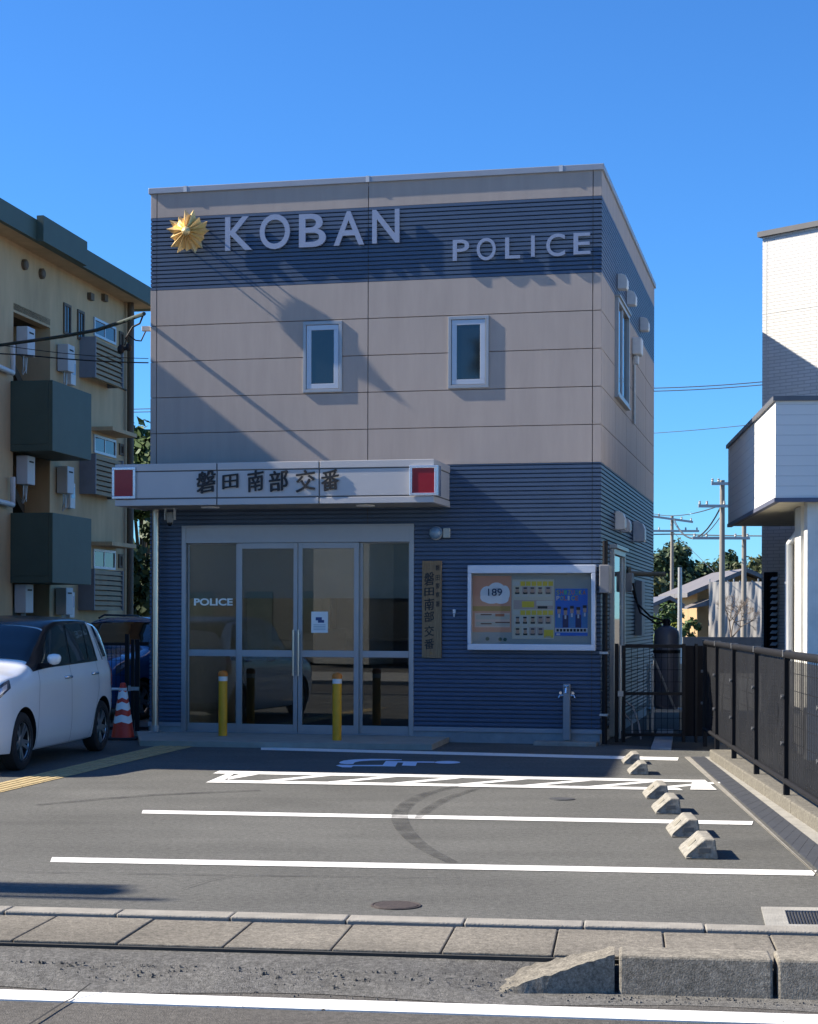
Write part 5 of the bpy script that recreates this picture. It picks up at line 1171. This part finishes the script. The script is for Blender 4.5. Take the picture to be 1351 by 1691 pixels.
p = at(1142, 1028, 55); tree('garden_shrub', 'dark shrub in front of the orange house wall', 'shrub', p.x, 55, p.z+.1, .9, 'mid', n=900, base=.05, leaf=.07, seed=43)
# bare tree before the scaffold sheet
rg = random.Random(8); bt = thing('bare_tree', 'bare brown tree in front of the grey scaffold sheet', 'tree', (at(1208, 1000, 62).x, 62, 0))
m = MB()
def branch(p, d, l, r, k):
    q = p + d*l; m.tube([p, p + d*l*.5 + Vector((rg.gauss(0, .02), 0, 0)), q], [r, r*.85, r*.7], 5)
    if k:
        for _ in range(3 if k > 1 else 4): branch(q, (d + Vector((rg.gauss(0, .5), rg.gauss(0, .4), rg.gauss(.05, .35)))).normalized(), l*rg.uniform(.6, .82), r*.62, k-1)
branch(Vector((0, 0, -.1)), Vector((0, 0, 1)), .9, .05, 5); m.build('trunk', mat('bare_bark', (.20, .15, .11), .9), bt)
# ------------------------------------------------------------------ houses far behind
HY = 72.0
GH = thing('gabled_house', 'grey tiled gabled house wrapped in pale scaffold sheeting', 'house', (0, 0, 0))
M_ROOFT = mat('grey_roof_tile', (.17, .155, .15), .6, 0, .2, 6); M_OCH = mat('ochre_wall', (.40, .27, .13), .85)
X = lambda px, Y=HY: at(px, 1000, Y).x
Zz = lambda py, Y=HY: at(1200, py, Y).z
m = MB(); m.hexa([(X(1152), HY, 0), (X(1300), HY, 0), (X(1300), HY+7, 0), (X(1152), HY+7, 0)], [(X(1152), HY, Zz(975)), (X(1300), HY, Zz(975)), (X(1300), HY+7, Zz(975)), (X(1152), HY+7, Zz(975))])
m.add([(X(1152), HY, Zz(975)), (X(1300), HY, Zz(975)), (X(1226), HY, Zz(948))], [(0, 1, 2)]); m.build('wall', M_OCH, GH)
m = MB()
for xa, ya, xb, yb in ((1130, 982, 1228, 941), (1228, 941, 1330, 984)):
    p0, p1 = (X(xa), Zz(ya)), (X(xb), Zz(yb)); m.hexa([(p0[0], HY-.8, p0[1]-.12), (p1[0], HY-.8, p1[1]-.12), (p1[0], HY+7.5, p1[1]-.12), (p0[0], HY+7.5, p0[1]-.12)], [(p0[0], HY-.8, p0[1]+.06), (p1[0], HY-.8, p1[1]+.06), (p1[0], HY+7.5, p1[1]+.06), (p0[0], HY+7.5, p0[1]+.06)])
m.build('roof', M_ROOFT, GH, fix=True)
m = MB(); m.hexa([(X(1129), HY-1, Zz(1006)), (X(1165), HY-1, Zz(1000)), (X(1165), HY+.2, Zz(1000)), (X(1129), HY+.2, Zz(1006))], [(X(1129), HY-1, Zz(1004)), (X(1165), HY-1, Zz(990)), (X(1165), HY+.2, Zz(988)), (X(1129), HY+.2, Zz(1003))]); m.build('lower_roof', M_ROOFT, GH, fix=True)
m = MB(); NX, NZ2 = 60, 16
for i in range(NX+1):
    for k in range(NZ2+1):
        x = X(1163) + (X(1300)-X(1163))*i/NX; z = Zz(1075) + (Zz(962)-Zz(1075))*k/NZ2
        m.v.append((x, HY-1.1 - (x-X(1163))*.5 + .025*math.sin(i*.9+k*.4) + .015*math.sin(i*2.1-k*.7), z))
for i in range(NX):
    for k in range(NZ2): q = i*(NZ2+1)+k; m.f.append([q, q+NZ2+1, q+NZ2+2, q+1]); m.m.append(0)
sh = mat('scaffold_sheet', (.38, .36, .33), .8, 0, .25, 1.5, stretch=(1, 1, .3)); m.build('scaffold_sheet', sh, GH, smooth=180)
m = MB()
for px in range(1166, 1290, 9): m.tube([(X(px), HY-.85-(X(px)-X(1163))*.5, .5), (X(px), HY-.85-(X(px)-X(1163))*.5, Zz(955 + (px*7) % 6))], .03, 5)
m.each('scaffold_pole', M_GALV, GH)
LH = thing('low_house', 'low dark roofed house left of the gabled house', 'house', (0, 0, 0)); LYh = 66
m = MB(); m.box(at(1070, 1000, LYh).x, at(1118, 1000, LYh).x, LYh, LYh+5, 0, at(1100, 1000, LYh).z); m.build('wall', mat('grey_wall', (.28, .28, .27), .85), LH)
m = MB(); a, b = at(1060, 1005, LYh), at(1104, 986, LYh); c = at(1128, 1000, LYh)
m.hexa([(a.x, LYh-.4, a.z-.1), (b.x, LYh-.4, b.z-.1), (b.x, LYh+5.3, b.z-.1), (a.x, LYh+5.3, a.z-.1)], [(a.x, LYh-.4, a.z+.05), (b.x, LYh-.4, b.z+.05), (b.x, LYh+5.3, b.z+.05), (a.x, LYh+5.3, a.z+.05)])
m.hexa([(b.x+.01, LYh-.4, b.z-.1), (c.x, LYh-.4, c.z-.1), (c.x, LYh+5.3, c.z-.1), (b.x+.01, LYh+5.3, b.z-.1)], [(b.x+.01, LYh-.4, b.z+.05), (c.x, LYh-.4, c.z+.05), (c.x, LYh+5.3, c.z+.05), (b.x+.01, LYh+5.3, b.z+.05)])
m.build('roof', mat('dark_roof_tile', (.13, .13, .145), .6, 0, .2, 6), LH, fix=True)
# garden wall and hedge line low in the gap
m = MB(); m.box(at(1128, 1000, 48).x, at(1262, 1000, 48).x, 48, 48.15, -.1, at(1200, 1052, 48).z); tag(m.build('garden_wall', mat('dark_block_wall', (.12, .115, .11), .9, 0, .2, 5), None), 'low dark garden wall behind the passage', 'wall')
# ------------------------------------------------------------------ utility poles and cables
M_POLE = mat('concrete_pole', (.25, .225, .19), .85, 0, .12, 3)
def pole(px, ptop, Y, r, label, arms=(), steel=False):
    p = at(px, ptop, Y); t = thing('utility_pole', label, 'utility pole', (p.x, Y, 0), 0, 'utility poles')
    m = MB(); m.tube([(0, 0, -.15), (0, 0, p.z)], [r*1.15, r*.85], 12); m.build('shaft', M_GALV if steel else M_POLE, t, smooth=40)
    for (py, l, sh_, tilt) in arms:
        z = at(px, py, Y).z; m = MB(); dx = l/2
        m.hexa([(-dx+sh_, -.05-r, z-.05+tilt), (dx+sh_, -.05-r, z-.05-tilt), (dx+sh_, .05-r, z-.05-tilt), (-dx+sh_, .05-r, z-.05+tilt)], [(-dx+sh_, -.05-r, z+.05+tilt), (dx+sh_, -.05-r, z+.05-tilt), (dx+sh_, .05-r, z+.05-tilt), (-dx+sh_, .05-r, z+.05+tilt)])
        a = m.build('crossarm', M_GALV, t)
        m = MB()
        for f in (-.92, -.5, .5, .92): m.lathe([(.03, 0), (.05, .04), (.03, .07), (.05, .10), (.02, .13)], 10, Matrix.Translation((dx*f+sh_, -r, z+.05-tilt*f)))
        m.each('insulator', M_GALV, a)
    return t
pole(1193, 793, 60, .10, 'tall concrete utility pole left of the white house balcony', ((799, 1.0, .1, 0), (836, 1.2, -.25, 0)))
pole(1110, 852, 84, .09, 'farther concrete utility pole with two crossarms near the police box wall', ((857, 2.2, -.1, .15), (877, 2.6, 0, 0)))
pole(1229, 862, 66, .10, 'concrete utility pole below the balcony of the white house', ((889, 2.2, -.9, 0),))
pole(1123, 937, 40, .055, 'thin steel pole rising behind the gas cylinder', (), True)
def cable(name, label, pts, r, mt=None, sag=0, n=14, cat='cable', grp=None):
    P = []
    for a, b in zip(pts[:-1], pts[1:]):
        for i in range(n + 1):
            t = i/n; q = a.lerp(b, t); P.append(q - Vector((0, 0, sag*4*t*(1-t))))
    m = MB(); m.tube([p for i, p in enumerate(P) if i == 0 or (p - P[i-1]).length > 1e-4], r, 6); o = m.build(name, mt or M_BLACK, None, smooth=60); return tag(o, label, cat, grp)
M_WIRE = mat('dull_wire', (.045, .055, .07), .8)
M_CAB = mat('green_black_cable', (.02, .035, .03), .6)
cable('power_cable', 'thick dark service cable rising to the police box corner', [at(-330, 600, 27), at(0, 570, 26.2), at(100, 556, 25.0), at(160, 545, 24.1), at(200, 532, 23.33), at(238, 518, 21.85)], .026, M_CAB, .0)
cable('power_cable', 'thin black cable crossing the apartment wall at landing height', [at(-300, 560, 21.0), at(40, 586, 21.8), at(245, 599, 22.8)], .009, None, .02)
cable('power_cable', 'very thin wire just above the thin black apartment cable', [at(-300, 520, 21.0), at(60, 578, 21.8), at(245, 592, 22.8)], .005, None, .02)
cable('power_cable', 'looped black cable end hanging at the police box corner', [at(237, 519, 21.95), at(231, 534, 22.4), at(219, 540, 22.5), at(207, 560, 22.45)], .012, None, 0, 4)
cable('power_cable', 'drooping black loop from the white bracket on the corner', [at(241, 546, 22.6), at(233, 563, 22.55), at(224, 562, 22.5), at(212, 553, 22.5), at(206, 570, 22.45)], .009, None, 0, 4)
m = MB(); p = at(206, 577, 22.45); m.lathe([(.03, -.05), (.045, -.02), (.045, .03), (.02, .06)], 12, Matrix.Translation((p.x-.05, p.y, p.z))); m.lathe([(.025, -.04), (.04, -.01), (.035, .04), (.015, .06)], 12, Matrix.Translation((p.x+.05, p.y, p.z+.02))); m.tube([p + Vector((-.05, 0, 0)), p + Vector((.05, 0, .02))], .025, 8)
tag(m.build('cable_clamp', M_BLACK, None, smooth=50), 'black cable clamp cluster hanging beside the brown downpipe', 'cable clamp')
m = MB(); p = at(241, 543, 22.5); m.box(p.x-.05, p.x+.06, p.y-.04, p.y+.04, p.z-.03, p.z+.03); tag(m.build('cable_bracket', M_WHITE_S, None, bevel=.006), 'small white cable bracket at the top left of the police box wall', 'bracket')
for dy, lb in ((0, 'upper of the two close wires right of the police box'), (5, 'lower of the two close wires right of the police box')):
    cable('overhead_wire', lb, [at(200, 676+dy, 70), at(1078, 641+dy, 62), at(1400, 614+dy, 58)], .018, M_WIRE, .1, cat='wire', grp='distant overhead wires')
cable('overhead_wire', 'faint thin wire crossing the sky left of the balcony', [at(900, 722, 80), at(1400, 682, 62)], .014, M_WIRE, .2, cat='wire', grp='distant overhead wires')
cable('overhead_wire', 'level wire crossing behind both far poles', [at(900, 878, 75), at(1110, 882, 75), at(1400, 884, 66)], .03, M_WIRE, .05, cat='wire', grp='distant overhead wires')
cable('overhead_wire', 'sagging wire bundle between the two far poles', [at(1113, 857, 84), at(1190, 838, 60)], .03, M_WIRE, 1.0, cat='wire', grp='distant overhead wires')
cable('overhead_wire', 'second sagging wire between the two far poles', [at(1113, 862, 84), at(1190, 853, 60)], .018, M_WIRE, .8, cat='wire', grp='distant overhead wires')
cable('overhead_wire', 'wire rising from the wall edge to the tall pole top', [at(1070, 846, 90), at(1186, 836, 60)], .02, M_WIRE, .25, cat='wire', grp='distant overhead wires')
cable('overhead_wire', 'slanting thin wire falling from the farther pole', [at(1113, 880, 84), at(1180, 945, 70)], .012, M_WIRE, 0, cat='wire', grp='distant overhead wires')
# street pole out of view at the left: its shadow lies across the lot
SP = Vector((-11.9, 10.95, 0)); SH = 8.40
sp = thing('utility_pole', 'concrete street pole with a transformer whose shadow crosses the lot', 'utility pole', SP, 0, 'utility poles')
m = MB(); m.tube([(0, 0, -.1), (0, 0, SH-.28)], [.19, .15], 14); m.build('shaft', M_POLE, sp, smooth=40)
m = MB(); m.box(-.05, .05, -.27, .24, SH-1.0, SH-.9); m.tube([(0, .2, SH-.9), (0, .2, SH-.22)], .045, 8); m.tube([(0, -.24, SH-.9), (0, -.24, SH)], .045, 8); m.build('crossarm', M_GALV, sp)
m = MB(); m.lathe([(.20, SH-2.5), (.22, SH-2.45), (.22, SH-1.5), (.12, SH-1.4)], 16, Matrix.Translation((0, -.12, 0))); m.build('transformer', M_GALV, sp, smooth=40)
# ------------------------------------------------------------------ across the street, behind the camera (seen only in reflections)
m = MB(); p = [RP(-60, -4), RP(60, -4), RP(60, 2.2), RP(-60, 2.2)]; m.slab([(q.x, q.y) for q in p], -.15, -.02); m.build('pavement', M_CONC, kind='structure')
OH = thing('house_across', 'tan house across the street, seen only in the door glass', 'house', (-22, -11, 0), R(8))
m = MB(); m.box(-13, 14, -6, 0, 0, 6.0); m.build('wall', mat('across_wall', (.13, .128, .122), .9), OH)
m = MB(); m.hexa([(-13.5, -6.5, 6.001), (14.5, -6.5, 6.001), (14.5, .5, 6.001), (-13.5, .5, 6.001)], [(-13.5, -3.2, 7.4), (14.5, -3.2, 7.4), (14.5, -2.8, 7.4), (-13.5, -2.8, 7.4)]); m.build('roof', M_ROOFT, OH)
m = MB(); m.box(4.2, 6.4, .001, 1.4, 0, 5.2); m.box(7.6, 7.95, .6, .95, 0, 5.6); m.box(9.5, 11.0, .001, .8, 0, 2.2); m.build('porch_wall', mat('across_cream', (.62, .57, .47), .85), OH)
m = MB()
for x in (-11, -7, -2.5, .2, 2.3, 7, 10): m.box(x, x+1.2, -.02, .02, 1.0, 2.4)
m.build('window', M_GLASS_D, OH)
tree('street_tree', 'broad dark tree across the street, seen only in the upper window', 'tree', -18.3, -33, 16.6, 10.5, 'dark', n=4200, base=.2, leaf=.35, seed=77, blobs=22)
tree('street_tree', 'second dark tree across the street, seen only in the upper window', 'tree', 14, -30, 12, 9, 'dark', n=2600, base=.2, leaf=.35, seed=78, blobs=22)
